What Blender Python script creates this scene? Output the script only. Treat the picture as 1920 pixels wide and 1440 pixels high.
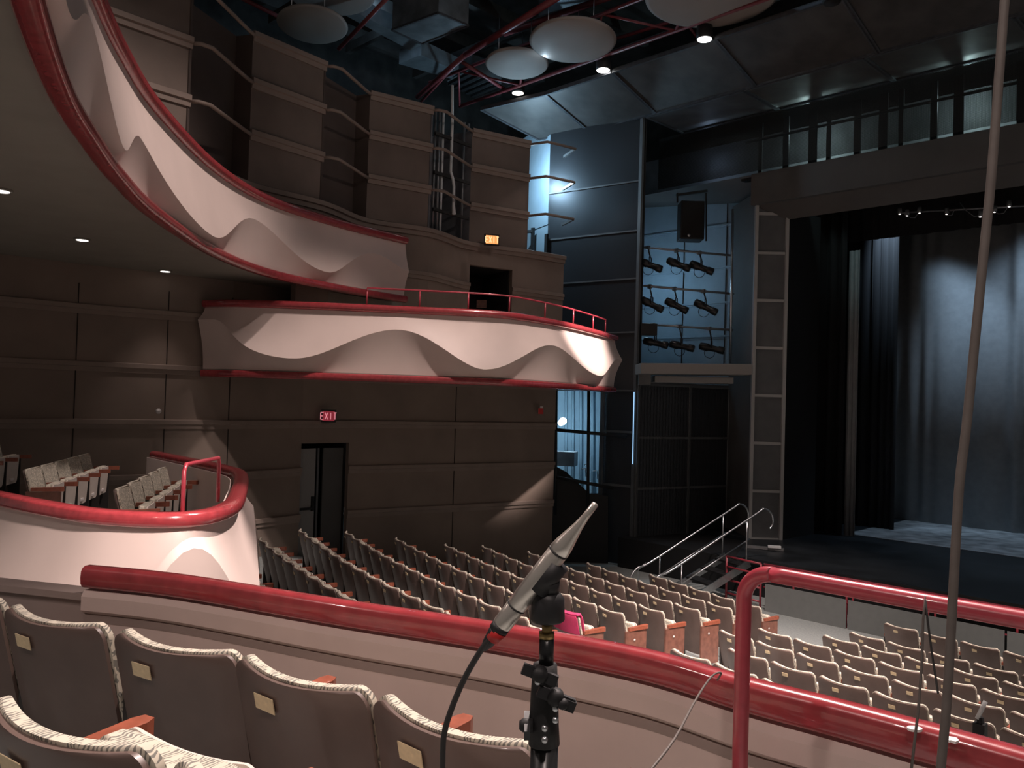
import bpy, bmesh, math, random
from mathutils import Vector, Matrix
R = math.radians
random.seed(7)
for o in list(bpy.data.objects): bpy.data.objects.remove(o)
scn = bpy.context.scene
C = scn.collection

# ------------------------------------------------------------ camera
F, PITCH, ROLL, YAW = 1550.0, math.atan(.0215), .029, R(45)
def ray(px, py):
    x, y = (px-960)/F, -(py-720)/F
    c, s = math.cos(ROLL), math.sin(ROLL)
    u, v = c*x-s*y, s*x+c*y
    cp, sp = math.cos(PITCH), math.sin(PITCH)
    fw, up = cp-v*sp, sp+v*cp
    return Vector((u*math.cos(YAW)-fw*math.sin(YAW), u*math.sin(YAW)+fw*math.cos(YAW), up)), fw
def atF(px, py, f):
    d, fw = ray(px, py); return d*(f/fw)
def atZ(px, py, z):
    d, fw = ray(px, py); return d*(z/d.z)
def atY(px, py, y):
    d, fw = ray(px, py); return d*(y/d.y)
def proj(p):
    X, Y, Z = p
    u = X*math.cos(YAW)+Y*math.sin(YAW); fw = -X*math.sin(YAW)+Y*math.cos(YAW)
    cp, sp = math.cos(PITCH), math.sin(PITCH)
    c2 = fw*cp+Z*sp; v = (-fw*sp+Z*cp)/c2; u = u/c2
    c, s = math.cos(ROLL), math.sin(ROLL)
    return (960+F*(c*u+s*v), 720-F*(-s*u+c*v))
def plan(px, f):                      # plan position straight below/above a picture column at depth f
    p = atF(px, 753, f); return (p.x, p.y)
cam = bpy.data.cameras.new('camera'); cam.sensor_width = 36; cam.lens = 36*F/1920; cam.clip_start = .05
co = bpy.data.objects.new('camera', cam); C.objects.link(co)
fwd = Vector((-math.sin(YAW), math.cos(YAW), 0)); rgt = Vector((math.cos(YAW), math.sin(YAW), 0)); upv = Vector((0, 0, 1))
f3 = fwd*math.cos(PITCH)+upv*math.sin(PITCH); u3 = -fwd*math.sin(PITCH)+upv*math.cos(PITCH)
xi = rgt*math.cos(ROLL)+u3*math.sin(ROLL); yi = -rgt*math.sin(ROLL)+u3*math.cos(ROLL)
co.matrix_world = Matrix(((xi.x, yi.x, -f3.x, 0), (xi.y, yi.y, -f3.y, 0), (xi.z, yi.z, -f3.z, 0), (0, 0, 0, 1)))
scn.camera = co

# ------------------------------------------------------------ light and exposure
vs = scn.view_settings
vs.view_transform = 'Standard'; vs.look = 'None'; vs.gamma = 1; vs.use_curve_mapping = False
vs.exposure = 0.18
w = bpy.data.worlds.new('world'); scn.world = w; w.use_nodes = True
w.node_tree.nodes['Background'].inputs[0].default_value = (.60, .53, .48, 1)
w.node_tree.nodes['Background'].inputs[1].default_value = .15
def lamp(name, kind, loc, power, col, target=None, **k):
    l = bpy.data.lights.new(name, kind); l.energy = power; l.color = col
    for a, b in k.items(): setattr(l, a, b)
    o = bpy.data.objects.new(name, l); C.objects.link(o); o.location = loc
    if target is not None:
        o.rotation_euler = (Vector(target)-Vector(loc)).to_track_quat('-Z', 'Y').to_euler()
    return o
WARM = (1, .83, .77); BLUE = (.42, .72, 1)
def spot(name, loc, tgt, power, ang, col=WARM, blend=.6, rad=.15):
    return lamp(name, 'SPOT', loc, power, col, tgt, spot_size=R(ang), spot_blend=blend, shadow_soft_size=rad)
# house spots hung in the ceiling grid, plus added fill spots
spot('house_spot_orchestra_right', (-1.5, 12.0, 8.8), (-3.2, 10.5, -4), 11500, 58, blend=1)
spot('house_spot_orchestra_left', (-1.5, 3.6, 8.6), (-7.2, 9.6, -4), 13500, 40, blend=1)
spot('house_spot_side_box', (-4.5, 7.5, 9.0), (-6.9, 2.5, -1.9), 8000, 20)
spot('box_fill_spot', (-3.0, 1.35, 1.9), (-7.0, 2.05, -2.3), 1200, 38)  # unseen spot added to brighten the camera-facing side of the box
spot('house_spot_side_balcony', (-4.5, 13.0, 8.4), (-11.9, 13.9, 1.9), 17000, 17, blend=.8)
spot('house_spot_balcony_front', (-6.0, 9.5, 9.6), (-12.0, 8.9, 1.3), 3000, 26, blend=1)
spot('house_spot_balcony_front', (-6.0, 11.5, 9.6), (-11.3, 11.6, 1.15), 2600, 26, blend=1)
spot('house_spot_upper_front', (-7.4, 6.6, 9.6), (-10.4, 4.4, 2.9), 2300, 66, blend=1)
spot('house_spot_parapet', (-.8, 5.5, 8.8), (-1.6, 2.1, -.8), 3200, 30)
spot('house_spot_stage_steps', (-5.0, 11.5, 8.6), (-8.6, 16.0, -3.5), 3200, 34, blend=1)
spot('house_spot_cap_rail', (-4.6, 6.2, 8.6), (-1.2, 2.2, -.8), 4600, 26, rad=.3)
for q in ((-1.7, -.5, 2.05), (.4, -.2, 2.05), (-4.2, -1.2, 2.05)):  # unseen spots added above the camera to light the parapet
    spot('soffit_downlight_and_fill', q, (q[0]-.3, q[1]+.6, -1.6), 85, 150, blend=1, rad=.08)
for q in ((-9.9, 2.4, 2.05), (-12.2, 3.9, 2.05), (-14.2, 5.8, 2.05)):
    spot('soffit_downlight_and_fill', q, (q[0], q[1], -1.8), 35, 70, blend=.8, rad=.08)
spot('house_spot_wall_wash', (-3.0, 10.0, 8.5), (-15.5, 13.0, 4.8), 260, 56)
# stage and backstage working lights
spot('stage_spot_back_curtain', (-8.9, 23.6, 6.4), (-8.7, 26.9, 1.0), 700, 62, (.55, .76, 1))
spot('stage_spot_floor', (-4.0, 24.4, 7.0), (-4.5, 26.6, -1.3), 750, 100, (.55, .76, 1))

# ------------------------------------------------------------ materials
M = {}
def mat(name, col, rough=.6, metal=0, noise=0, nscale=8, emit=None, estr=0, bump=0, bscale=60, spec=.5, coat=0):
    m = bpy.data.materials.new(name); m.use_nodes = True; nt = m.node_tree; b = nt.nodes['Principled BSDF']
    b.inputs['Base Color'].default_value = (*col, 1); b.inputs['Roughness'].default_value = rough
    b.inputs['Metallic'].default_value = metal; b.inputs['Specular IOR Level'].default_value = spec
    b.inputs['Coat Weight'].default_value = coat
    tc = nt.nodes.new('ShaderNodeTexCoord')
    if noise:
        n = nt.nodes.new('ShaderNodeTexNoise'); n.inputs['Scale'].default_value = nscale; n.inputs['Detail'].default_value = 5
        nt.links.new(tc.outputs['Object'], n.inputs['Vector'])
        r = nt.nodes.new('ShaderNodeMapRange'); r.inputs[1].default_value = .3; r.inputs[2].default_value = .7
        r.inputs[3].default_value = 1-noise; r.inputs[4].default_value = 1+noise
        nt.links.new(n.outputs['Fac'], r.inputs[0])
        mx = nt.nodes.new('ShaderNodeVectorMath'); mx.operation = 'SCALE'; mx.inputs[0].default_value = col
        nt.links.new(r.outputs[0], mx.inputs['Scale']); nt.links.new(mx.outputs[0], b.inputs['Base Color'])
    if bump:
        n = nt.nodes.new('ShaderNodeTexNoise'); n.inputs['Scale'].default_value = bscale
        nt.links.new(tc.outputs['Object'], n.inputs['Vector'])
        bp = nt.nodes.new('ShaderNodeBump'); bp.inputs['Strength'].default_value = bump
        nt.links.new(n.outputs['Fac'], bp.inputs['Height']); nt.links.new(bp.outputs[0], b.inputs['Normal'])
    if emit:
        b.inputs['Emission Color'].default_value = (*emit, 1); b.inputs['Emission Strength'].default_value = estr
    M[name] = m; return m
mat('wall_brown', (.26, .20, .165), .8, noise=.12, nscale=1.2)
mat('wall_trim', (.29, .225, .19), .7, noise=.08, nscale=3)
mat('panel_upper', (.20, .155, .13), .8, noise=.22, nscale=.8)
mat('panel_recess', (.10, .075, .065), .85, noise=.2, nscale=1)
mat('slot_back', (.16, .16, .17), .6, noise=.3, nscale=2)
mat('seam', (.03, .022, .018), .9)
mat('front_pink', (.74, .60, .55), .55, noise=.04, nscale=1.5)
mat('rail_red', (.34, .042, .050), .26, noise=.18, nscale=14, coat=.7, bump=.05, bscale=40)
mat('pipe_red', (.38, .045, .065), .3, noise=.1, nscale=30, coat=.4)
mat('soffit', (.27, .25, .215), .85, noise=.06, nscale=2)
mat('carpet', (.30, .32, .31), .95, noise=.15, nscale=30)
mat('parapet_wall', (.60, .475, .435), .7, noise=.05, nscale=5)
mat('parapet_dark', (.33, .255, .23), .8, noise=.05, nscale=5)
mat('black', (.012, .012, .013), .6)
mat('black_gloss', (.015, .016, .017), .3)
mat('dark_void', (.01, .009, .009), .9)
mat('steel', (.62, .64, .66), .3, 1, noise=.1, nscale=20)
mat('pipe_grey', (.32, .33, .34), .4, .6, noise=.1)
mat('white_pipe', (.8, .82, .82), .5)
mat('tower_frame', (.15, .155, .16), .55, .3, noise=.1, nscale=3)
mat('canopy', (.085, .082, .08), .5, .4, noise=.25, nscale=2)
mat('canopy_edge', (.11, .115, .125), .45, .6, noise=.2, nscale=9)
mat('header', (.10, .098, .095), .7, noise=.15, nscale=1)
mat('column_frame', (.5, .5, .49), .5, .3)
mat('shelf', (.30, .29, .28), .6)
mat('blue_wall', (.30, .39, .46), .7, noise=.08, nscale=2)
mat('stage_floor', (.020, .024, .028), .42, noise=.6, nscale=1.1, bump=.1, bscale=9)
mat('stage_floor_lit_scuffed', (.32, .33, .34), .5, noise=.5, nscale=2.5)  # scuffed floor, its colour paled for the light falling upstage
mat('leg_black', (.006, .006, .007), .95)
mat('back_curtain', (.25, .265, .275), .8, noise=.08, nscale=6)
mat('disc', (.27, .24, .22), .7, noise=.03, nscale=3)
mat('truss_red', (.17, .03, .035), .45, noise=.15, nscale=10)
mat('duct', (.20, .23, .25), .45, .5, noise=.35, nscale=2)
mat('dark_grid', (.035, .034, .033), .8, noise=.5, nscale=2)
mat('pit_panel', (.24, .25, .245), .6, noise=.05)
mat('ply', (.125, .085, .073), .38, noise=.14, nscale=6, coat=.15)
mat('seat_dark', (.035, .03, .028), .6)
mat('wood_arm', (.30, .085, .048), .35, noise=.2, nscale=25, coat=.4)
mat('wood_end', (.20, .085, .06), .4, noise=.25, nscale=12, coat=.2)
mat('plate', (.75, .60, .38), .6, noise=.1, nscale=60)
mat('cushion_back', (.66, .58, .52), .8, noise=.05, nscale=8)
mat('label_disc', (.7, .62, .58), .5)
mat('pink_cloth', (.55, .04, .13), .9, noise=.08, nscale=20)
mat('white_paint', (.85, .8, .78), .6)
mat('mic_metal', (.78, .73, .67), .3, .8, noise=.05, nscale=40)
mat('brass', (.45, .32, .14), .35, 1)
mat('mic_red', (.6, .03, .03), .4)
mat('rubber', (.02, .02, .022), .5)
mat('cable_grey', (.13, .11, .10), .6, noise=.1, nscale=40)
mat('cable_black', (.035, .033, .033), .45)
mat('exit_red', (.3, .03, .04), .5, emit=(1, .10, .16), estr=.14)
mat('exit_letters_red', (.8, .3, .35), .5, emit=(1, .35, .42), estr=.45)
mat('exit_orange', (.8, .4, .15), .5, emit=(1, .42, .13), estr=.75)
mat('exit_letters_orange', (.8, .3, .1), .5, emit=(1, .72, .38), estr=.95)
mat('lamp_white', (1, 1, 1), .5, emit=(1, .97, .92), estr=9)
mat('lamp_dim', (.8, .8, .8), .5, emit=(1, .92, .85), estr=2.2)
mat('lamp_blue', (1, 1, 1), .5, emit=(.6, .85, 1), estr=14)
mat('slit_glow_blue', (.6, .8, 1), .5, emit=(.35, .65, 1), estr=.9)  # emission imitates the light behind the slit
mat('alarm_red', (.7, .03, .03), .4)
mat('glass_dark', (.02, .025, .03), .05)
def fabric():
    m = bpy.data.materials.new('fabric'); m.use_nodes = True; nt = m.node_tree; b = nt.nodes['Principled BSDF']
    b.inputs['Roughness'].default_value = .9
    tc = nt.nodes.new('ShaderNodeTexCoord'); mp = nt.nodes.new('ShaderNodeMapping'); mp.inputs['Rotation'].default_value = (0, R(35), 0); mp.inputs['Scale'].default_value = (1, .6, 1.6)
    nt.links.new(tc.outputs['Object'], mp.inputs[0])
    v = nt.nodes.new('ShaderNodeTexVoronoi'); v.inputs['Scale'].default_value = 34; nt.links.new(mp.outputs[0], v.inputs['Vector'])
    wv = nt.nodes.new('ShaderNodeTexWave'); wv.inputs['Scale'].default_value = 30; wv.inputs['Distortion'].default_value = 9; wv.inputs['Detail'].default_value = 1; nt.links.new(tc.outputs['Object'], wv.inputs['Vector'])
    mm = nt.nodes.new('ShaderNodeMath'); mm.operation = 'MULTIPLY'; nt.links.new(v.outputs['Distance'], mm.inputs[0]); nt.links.new(wv.outputs['Fac'], mm.inputs[1])
    rp = nt.nodes.new('ShaderNodeValToRGB'); rp.color_ramp.elements[0].position = .30; rp.color_ramp.elements[0].color = (.60, .54, .44, 1)
    rp.color_ramp.elements[1].position = .40; rp.color_ramp.elements[1].color = (.20, .19, .165, 1)
    nt.links.new(mm.outputs[0], rp.inputs[0]); nt.links.new(rp.outputs[0], b.inputs['Base Color']); M['fabric'] = m
fabric()
def mesh_mat(name, col, scale, alpha, rough=.4, metal=.5):          # perforated metal: small round holes through the sheet
    m = bpy.data.materials.new(name); m.use_nodes = True; nt = m.node_tree; b = nt.nodes['Principled BSDF']
    b.inputs['Base Color'].default_value = (*col, 1); b.inputs['Roughness'].default_value = rough; b.inputs['Metallic'].default_value = metal
    tc = nt.nodes.new('ShaderNodeTexCoord'); v = nt.nodes.new('ShaderNodeTexVoronoi'); v.inputs['Scale'].default_value = scale; v.inputs['Randomness'].default_value = 0; v.voronoi_dimensions = '2D'
    sx = nt.nodes.new('ShaderNodeSeparateXYZ'); cx = nt.nodes.new('ShaderNodeCombineXYZ'); nt.links.new(tc.outputs['Object'], sx.inputs[0]); nt.links.new(sx.outputs[0], cx.inputs[0]); nt.links.new(sx.outputs[2], cx.inputs[1])
    nt.links.new(cx.outputs[0], v.inputs['Vector'])
    g = nt.nodes.new('ShaderNodeMath'); g.operation = 'GREATER_THAN'; g.inputs[1].default_value = alpha
    nt.links.new(v.outputs['Distance'], g.inputs[0]); nt.links.new(g.outputs[0], b.inputs['Alpha']); M[name] = m
mesh_mat('perforated', (.075, .08, .09), 34, .30)
mesh_mat('catwalk_mesh', (.05, .055, .055), 45, .40)
def glass():
    m = bpy.data.materials.new('glass'); m.use_nodes = True; nt = m.node_tree; b = nt.nodes['Principled BSDF']
    b.inputs['Base Color'].default_value = (.75, .85, .9, 1); b.inputs['Roughness'].default_value = .03
    b.inputs['Transmission Weight'].default_value = 1; b.inputs['IOR'].default_value = 1.05; M['glass'] = m
glass()

# ------------------------------------------------------------ mesh helpers
class MB:
    def __init__(s): s.v = []; s.f = []; s.m = []; s.mats = []; s.sm = []
    def mi(s, m):
        if m is None: m = s.mats[0] if s.mats else None
        if m not in s.mats: s.mats.append(m)
        return s.mats.index(m)
    def add(s, vs, fs, m, smooth=False):
        o = len(s.v); s.v += [tuple(v) for v in vs]; k = s.mi(m)
        for f in fs: s.f.append([i+o for i in f]); s.m.append(k); s.sm.append(smooth)
    def box(s, c, size, m, rz=0, mtx=None):
        hx, hy, hz = size[0]/2, size[1]/2, size[2]/2
        vs = [Vector((x, y, z)) for x in (-hx, hx) for y in (-hy, hy) for z in (-hz, hz)]
        T = (Matrix.Rotation(rz, 4, 'Z') if mtx is None else mtx)
        vs = [T@v+Vector(c) for v in vs]
        s.add(vs, [(0, 1, 3, 2), (4, 6, 7, 5), (0, 4, 5, 1), (2, 3, 7, 6), (0, 2, 6, 4), (1, 5, 7, 3)], m)
    def beam(s, a, b, wd, ht, m, up=(0, 0, 1)):              # rectangular bar from a to b
        a, b = Vector(a), Vector(b); d = (b-a).normalized(); sd = d.cross(Vector(up))
        if sd.length < 1e-4: sd = Vector((1, 0, 0))
        sd.normalize(); u = sd.cross(d)
        vs = [p+sd*x*wd/2+u*y*ht/2 for p in (a, b) for x, y in ((-1, -1), (1, -1), (1, 1), (-1, 1))]
        s.add(vs, [(3, 2, 1, 0), (4, 5, 6, 7), (0, 1, 5, 4), (1, 2, 6, 5), (2, 3, 7, 6), (3, 0, 4, 7)], m)
    def tube(s, pts, r, m, n=10, cap=True):
        pts = [Vector(p) for p in pts]; rs = r if isinstance(r, (list, tuple)) else [r]*len(pts)
        vs = []; side = None
        for i, p in enumerate(pts):
            d = (pts[min(i+1, len(pts)-1)]-pts[max(i-1, 0)]).normalized()
            if side is None:
                side = d.cross(Vector((0, 0, 1)))
                if side.length < 1e-3: side = d.cross(Vector((1, 0, 0)))
            side = (side-d*side.dot(d)).normalized(); u = side.cross(d)
            vs += [p+(side*math.cos(2*math.pi*k/n)+u*math.sin(2*math.pi*k/n))*rs[i] for k in range(n)]
        fs = [(i*n+k, i*n+(k+1) % n, (i+1)*n+(k+1) % n, (i+1)*n+k) for i in range(len(pts)-1) for k in range(n)]
        if cap: fs += [tuple(range(n))[::-1], tuple((len(pts)-1)*n+k for k in range(n))]
        s.add(vs, fs, m, True)
    def grid(s, rows, m, smooth=True, flip=False):
        nr, nc = len(rows), len(rows[0]); vs = [p for r in rows for p in r]
        fs = [(i*nc+j, i*nc+j+1, (i+1)*nc+j+1, (i+1)*nc+j) for i in range(nr-1) for j in range(nc-1)]
        if flip: fs = [f[::-1] for f in fs]
        s.add(vs, fs, m, smooth)
    def lathe(s, prof, c, m, n=20, axis=None):
        T = Matrix.Identity(4) if axis is None else Vector(axis).to_track_quat('Z', 'Y').to_matrix().to_4x4()
        vs = [T@Vector((r*math.cos(2*math.pi*k/n), r*math.sin(2*math.pi*k/n), z))+Vector(c) for r, z in prof for k in range(n)]
        fs = [(i*n+k, i*n+(k+1) % n, (i+1)*n+(k+1) % n, (i+1)*n+k) for i in range(len(prof)-1) for k in range(n)]
        fs += [tuple(range(n))[::-1], tuple((len(prof)-1)*n+k for k in range(n))]
        s.add(vs, fs, m, True)
    def prism(s, poly, z0, z1, m):                            # plan polygon extruded up
        n = len(poly); vs = [(x, y, z0) for x, y in poly]+[(x, y, z1) for x, y in poly]
        s.add(vs, [tuple(range(n))[::-1], tuple(range(n, 2*n))]+[(i, (i+1) % n, n+(i+1) % n, n+i) for i in range(n)], m)
    def sweep(s, path, prof, m, closed=True, smooth=False, caps=True):   # prof = [(n, z)] round the path's right-hand side
        N = normals(path); rows = []
        for (x, y), (nx, ny) in zip(path, N):
            rows.append([(x+nx*a, y+ny*a, z) for a, z in prof])
        k = len(prof); vs = [p for r in rows for p in r]; rng = k if closed else k-1
        fs = [(i*k+j, (i+1)*k+j, (i+1)*k+(j+1) % k, i*k+(j+1) % k) for i in range(len(path)-1) for j in range(rng)]
        s.add(vs, fs, m, smooth)
        if closed and caps: s.add(rows[0]+rows[-1], [tuple(range(k)), tuple(range(k, 2*k))[::-1]], m)
    def build(s, name, parent=None, loc=(0, 0, 0), bevel=0):
        me = bpy.data.meshes.new(name); me.from_pydata([tuple(Vector(v)-Vector(loc)) for v in s.v], [], s.f)
        for m in s.mats: me.materials.append(M[m])
        for p, k, sm in zip(me.polygons, s.m, s.sm): p.material_index = k; p.use_smooth = sm
        bm = bmesh.new(); bm.from_mesh(me); bmesh.ops.recalc_face_normals(bm, faces=bm.faces); bm.to_mesh(me); bm.free()
        o = bpy.data.objects.new(name, me); C.objects.link(o); o.location = loc
        if parent is not None: o.parent = parent
        if bevel:
            b = o.modifiers.new('bevel', 'BEVEL'); b.width = bevel; b.segments = 2; b.limit_method = 'ANGLE'
        return o
def normals(path):
    out = []
    for i in range(len(path)):
        a = path[max(i-1, 0)]; b = path[min(i+1, len(path)-1)]; dx, dy = b[0]-a[0], b[1]-a[1]; l = math.hypot(dx, dy) or 1
        out.append((dy/l, -dx/l))
    return out
def smoothpath(P, n=8):
    out = []
    for i in range(len(P)-1):
        p0, p1, p2, p3 = P[max(i-1, 0)], P[i], P[i+1], P[min(i+2, len(P)-1)]
        for k in range(n):
            t = k/n
            out.append(tuple(.5*((2*b)+(-a+c)*t+(2*a-5*b+4*c-d)*t*t+(-a+3*b-3*c+d)*t**3) for a, b, c, d in zip(p0, p1, p2, p3)))
    out.append(tuple(P[-1])); return out
def struct(o): o['kind'] = 'structure'; return o
def tag(o, label, cat, group=None, kind=None):
    o['label'] = label; o['category'] = cat
    if group: o['group'] = group
    if kind: o['kind'] = kind
    return o
def empty(name, loc, label, cat, group=None, rz=0):
    o = bpy.data.objects.new(name, None); C.objects.link(o); o.location = loc; o.rotation_euler = (0, 0, rz); o.empty_display_size = .1
    return tag(o, label, cat, group)
def lpart(mb, name, root, **k):                               # part given in world coordinates under an unrotated root
    o = mb.build(name, None, loc=tuple(root.location), **k); o.parent = root; o.location = (0, 0, 0); return o
def at_px(path, px, z, lo=0):                                       # plan point of a path seen in picture column px
    best = None
    for i in range(lo, len(path)-1):
        a = proj((*path[i], z)); b = proj((*path[i+1], z))
        fa = -path[i][0]+path[i][1]; fb = -path[i+1][0]+path[i+1][1]
        if fa < 1 or fb < 1: continue
        if (a[0]-px)*(b[0]-px) <= 0 and abs(a[0]-b[0]) > 1e-6:
            t = (px-a[0])/(b[0]-a[0]); return (path[i][0]*(1-t)+path[i+1][0]*t, path[i][1]*(1-t)+path[i+1][1]*t, i+t)
    return None

# ------------------------------------------------------------ orchestra floor (fan of rows round a centre)
CX, CY = -1.0, 38.95
def row_h(k): return 3.27 if k == 0 else 3.22-.12*(k-1)
def row_R(k): return 25.85 if k == 0 else 27+.9*(k-1)
def floor_z(r): return max(-4.13, -(3.22-.12*(r-27)/.9)-.86) if r > 26.5 else -4.13
mb = MB(); rows = []
for r in [22.6, 24, 25.4, 26.5]+[27+.45*i for i in range(30)]:
    rows.append([(CX+r*math.sin(R(a)), CY-r*math.cos(R(a)), floor_z(r)) for a in range(-42, 24, 2)])
mb.grid(rows, 'carpet'); struct(mb.build('floor'))

# ------------------------------------------------------------ house left wall
def wallstrip(mb, path, z0, z1, m, thick=.15):
    mb.sweep(path, [(0, z0), (0, z1), (-thick, z1), (-thick, z0)], m)
def ledge(mb, path, z, m='wall_trim', h=.17, d=.06):
    mb.sweep(path, [(-.02, z-h/2), (d*.5, z-h/2), (d*.5, z-.01), (d, z), (d, z+h*.42), (d*.55, z+h/2), (-.02, z+h/2)], m)
W0 = [plan(*a) for a in ((-260, 12.6), (-60, 12.9), (60, 13.5), (140, 13.95), (310, 14.8), (430, 15.5), (568, 16.95))]
W1 = [plan(*a) for a in ((657, 17.75), (760, 18.5), (855, 19.2), (950, 20.0), (1042, 20.8))]
DW = [W0[-1], W1[0]]
mb = MB()
wallstrip(mb, W0, -4.6, 2.15, 'wall_brown'); wallstrip(mb, W1, -4.6, 1.0, 'wall_brown')
wallstrip(mb, DW, -.98, 1.0, 'wall_brown')
for px in (140, 310, 430, 855):
    q = at_px(W0 if px < 500 else W1, px, 0)
    if q: mb.box((q[0]+.005, q[1], -1.2), (.02, .012, 6), 'seam')
wl = struct(mb.build('wall_left'))
for i, z in enumerate((1.37, .40, -.58)):
    mb = MB(); ledge(mb, W0+DW[1:]+W1[1:], z); struct(mb.build('trim_%d' % (i+1)))
for i, z in enumerate((-1.55, -2.5)):
    mb = MB(); ledge(mb, W0, z); ledge(mb, W1, z); struct(mb.build('trim_%d' % (i+4)))
# lower door: dark recess, grey open leaf, dark jamb
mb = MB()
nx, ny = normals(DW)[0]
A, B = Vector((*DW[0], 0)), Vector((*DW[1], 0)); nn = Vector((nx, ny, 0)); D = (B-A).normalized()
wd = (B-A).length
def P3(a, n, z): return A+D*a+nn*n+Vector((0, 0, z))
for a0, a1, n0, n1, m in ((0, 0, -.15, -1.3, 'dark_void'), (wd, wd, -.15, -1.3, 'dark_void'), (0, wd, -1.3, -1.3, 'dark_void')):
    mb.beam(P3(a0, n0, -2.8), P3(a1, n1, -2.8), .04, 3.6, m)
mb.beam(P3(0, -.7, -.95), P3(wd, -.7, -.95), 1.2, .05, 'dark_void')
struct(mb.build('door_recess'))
mb = MB(); mb.beam(P3(.04, -.18, -2.6), P3(wd*.40, -.22, -2.6), .05, 3.0, 'shelf')
mb.beam(P3(wd*.58, -.25, -2.6), P3(wd*.98, -.2, -2.6), .05, 3.0, 'header'); mb.beam(P3(wd*.48, -.3, -2.6), P3(wd*.52, -.3, -2.6), .06, 3.0, 'tower_frame')
d1 = struct(mb.build('door_1'))
mb = MB(); mb.beam(P3(.1, -.14, -2.35), P3(wd*.38, -.16, -2.35), .03, .05, 'black'); mb.beam(P3(wd*.33, -.16, -2.25), P3(wd*.38, -.17, -2.25), .05, .3, 'black')
mb.build('door_handle', d1)

# upper wall: dado below the panels plus panels at several depths
UZ = [3.75, 4.68, 5.62, 6.56]
Upx = [(-100, 11.2), (170, 12.2), (335, 13.2), (450, 14.8), (590, 16.1), (675, 17.55), (795, 18.4), (870, 19.8), (980, 20.65), (1050, 21.4)]
UP = [plan(*a) for a in Upx]
UPs = smoothpath(UP, 6)
da, db = at_px(UPs, 878, 2), at_px(UPs, 958, 2)
ia, ib = int(da[2]), int(db[2])
UA = UPs[:ia+1]+[da[:2]]; UB = [db[:2]]+UPs[ib+1:]
mb = MB()
icut = int(at_px(UPs, 560, 2)[2]); wallstrip(mb, UA[:icut+1], 2.25, 3.75, 'wall_brown'); wallstrip(mb, UA[icut:], .5, 3.75, 'wall_brown'); wallstrip(mb, UB, .5, 3.75, 'wall_brown')
wallstrip(mb, [da[:2], db[:2]], 3.27, 3.75, 'wall_brown')
struct(mb.build('wall_upper'))
mb = MB(); ledge(mb, UPs, 3.72, h=.2, d=.10); struct(mb.build('trim_6'))
mb = MB(); ledge(mb, UA[icut:], 2.75); ledge(mb, UB, 2.75); struct(mb.build('trim_7'))
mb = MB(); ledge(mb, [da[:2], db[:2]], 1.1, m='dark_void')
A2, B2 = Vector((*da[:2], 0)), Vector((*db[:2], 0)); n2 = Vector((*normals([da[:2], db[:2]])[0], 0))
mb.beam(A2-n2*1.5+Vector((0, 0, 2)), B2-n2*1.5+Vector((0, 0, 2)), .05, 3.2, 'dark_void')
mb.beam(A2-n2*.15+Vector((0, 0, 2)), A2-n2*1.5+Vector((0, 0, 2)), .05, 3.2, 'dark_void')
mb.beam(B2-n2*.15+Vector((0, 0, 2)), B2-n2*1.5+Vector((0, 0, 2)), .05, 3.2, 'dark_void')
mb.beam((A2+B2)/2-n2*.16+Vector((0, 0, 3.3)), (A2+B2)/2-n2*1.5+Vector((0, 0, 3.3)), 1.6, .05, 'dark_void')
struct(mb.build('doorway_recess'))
panels = [(0, 2, 6.75), (3, 4, 6.56), (5, 6, 6.56), (7, 8, 6.56)]
words = ['beige wall panel at far left above the sweeping upper balcony', 'beige wall panel left of the narrow dark gap, under the round disc', 'lighter beige wall panel just left of the pipe slot', 'brown wall panel above the orange exit sign']
for n, (i, j, zt) in enumerate(panels):
    a, b = UP[i], UP[j]; pth = [UP[k] for k in range(i, j+1)]
    c = ((a[0]+b[0])/2, (a[1]+b[1])/2, 3.8)
    r = empty('wall_panel', c, words[n], 'wall panel', None)
    mb = MB(); mb.sweep(pth, [(0, 3.83), (0, zt), (-.12, zt), (-.12, 3.83)], 'panel_upper'); lpart(mb, 'panel_board', r)
    for z in UZ[1:]+([zt-.09] if zt > 6.6 else []):
        mb = MB(); ledge(mb, pth, z-.09 if z == 6.56 else z, h=.2, d=.07); lpart(mb, 'moulding', r)
mb = MB()
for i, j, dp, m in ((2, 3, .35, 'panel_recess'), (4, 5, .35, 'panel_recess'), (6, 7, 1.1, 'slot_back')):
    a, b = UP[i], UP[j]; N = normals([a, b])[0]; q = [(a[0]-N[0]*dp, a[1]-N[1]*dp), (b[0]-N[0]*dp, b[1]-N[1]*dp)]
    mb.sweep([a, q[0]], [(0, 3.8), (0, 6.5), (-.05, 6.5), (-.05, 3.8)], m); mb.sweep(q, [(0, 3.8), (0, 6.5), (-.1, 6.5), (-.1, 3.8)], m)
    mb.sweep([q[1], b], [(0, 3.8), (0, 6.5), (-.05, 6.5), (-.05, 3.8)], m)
struct(mb.build('wall_recesses'))
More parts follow.
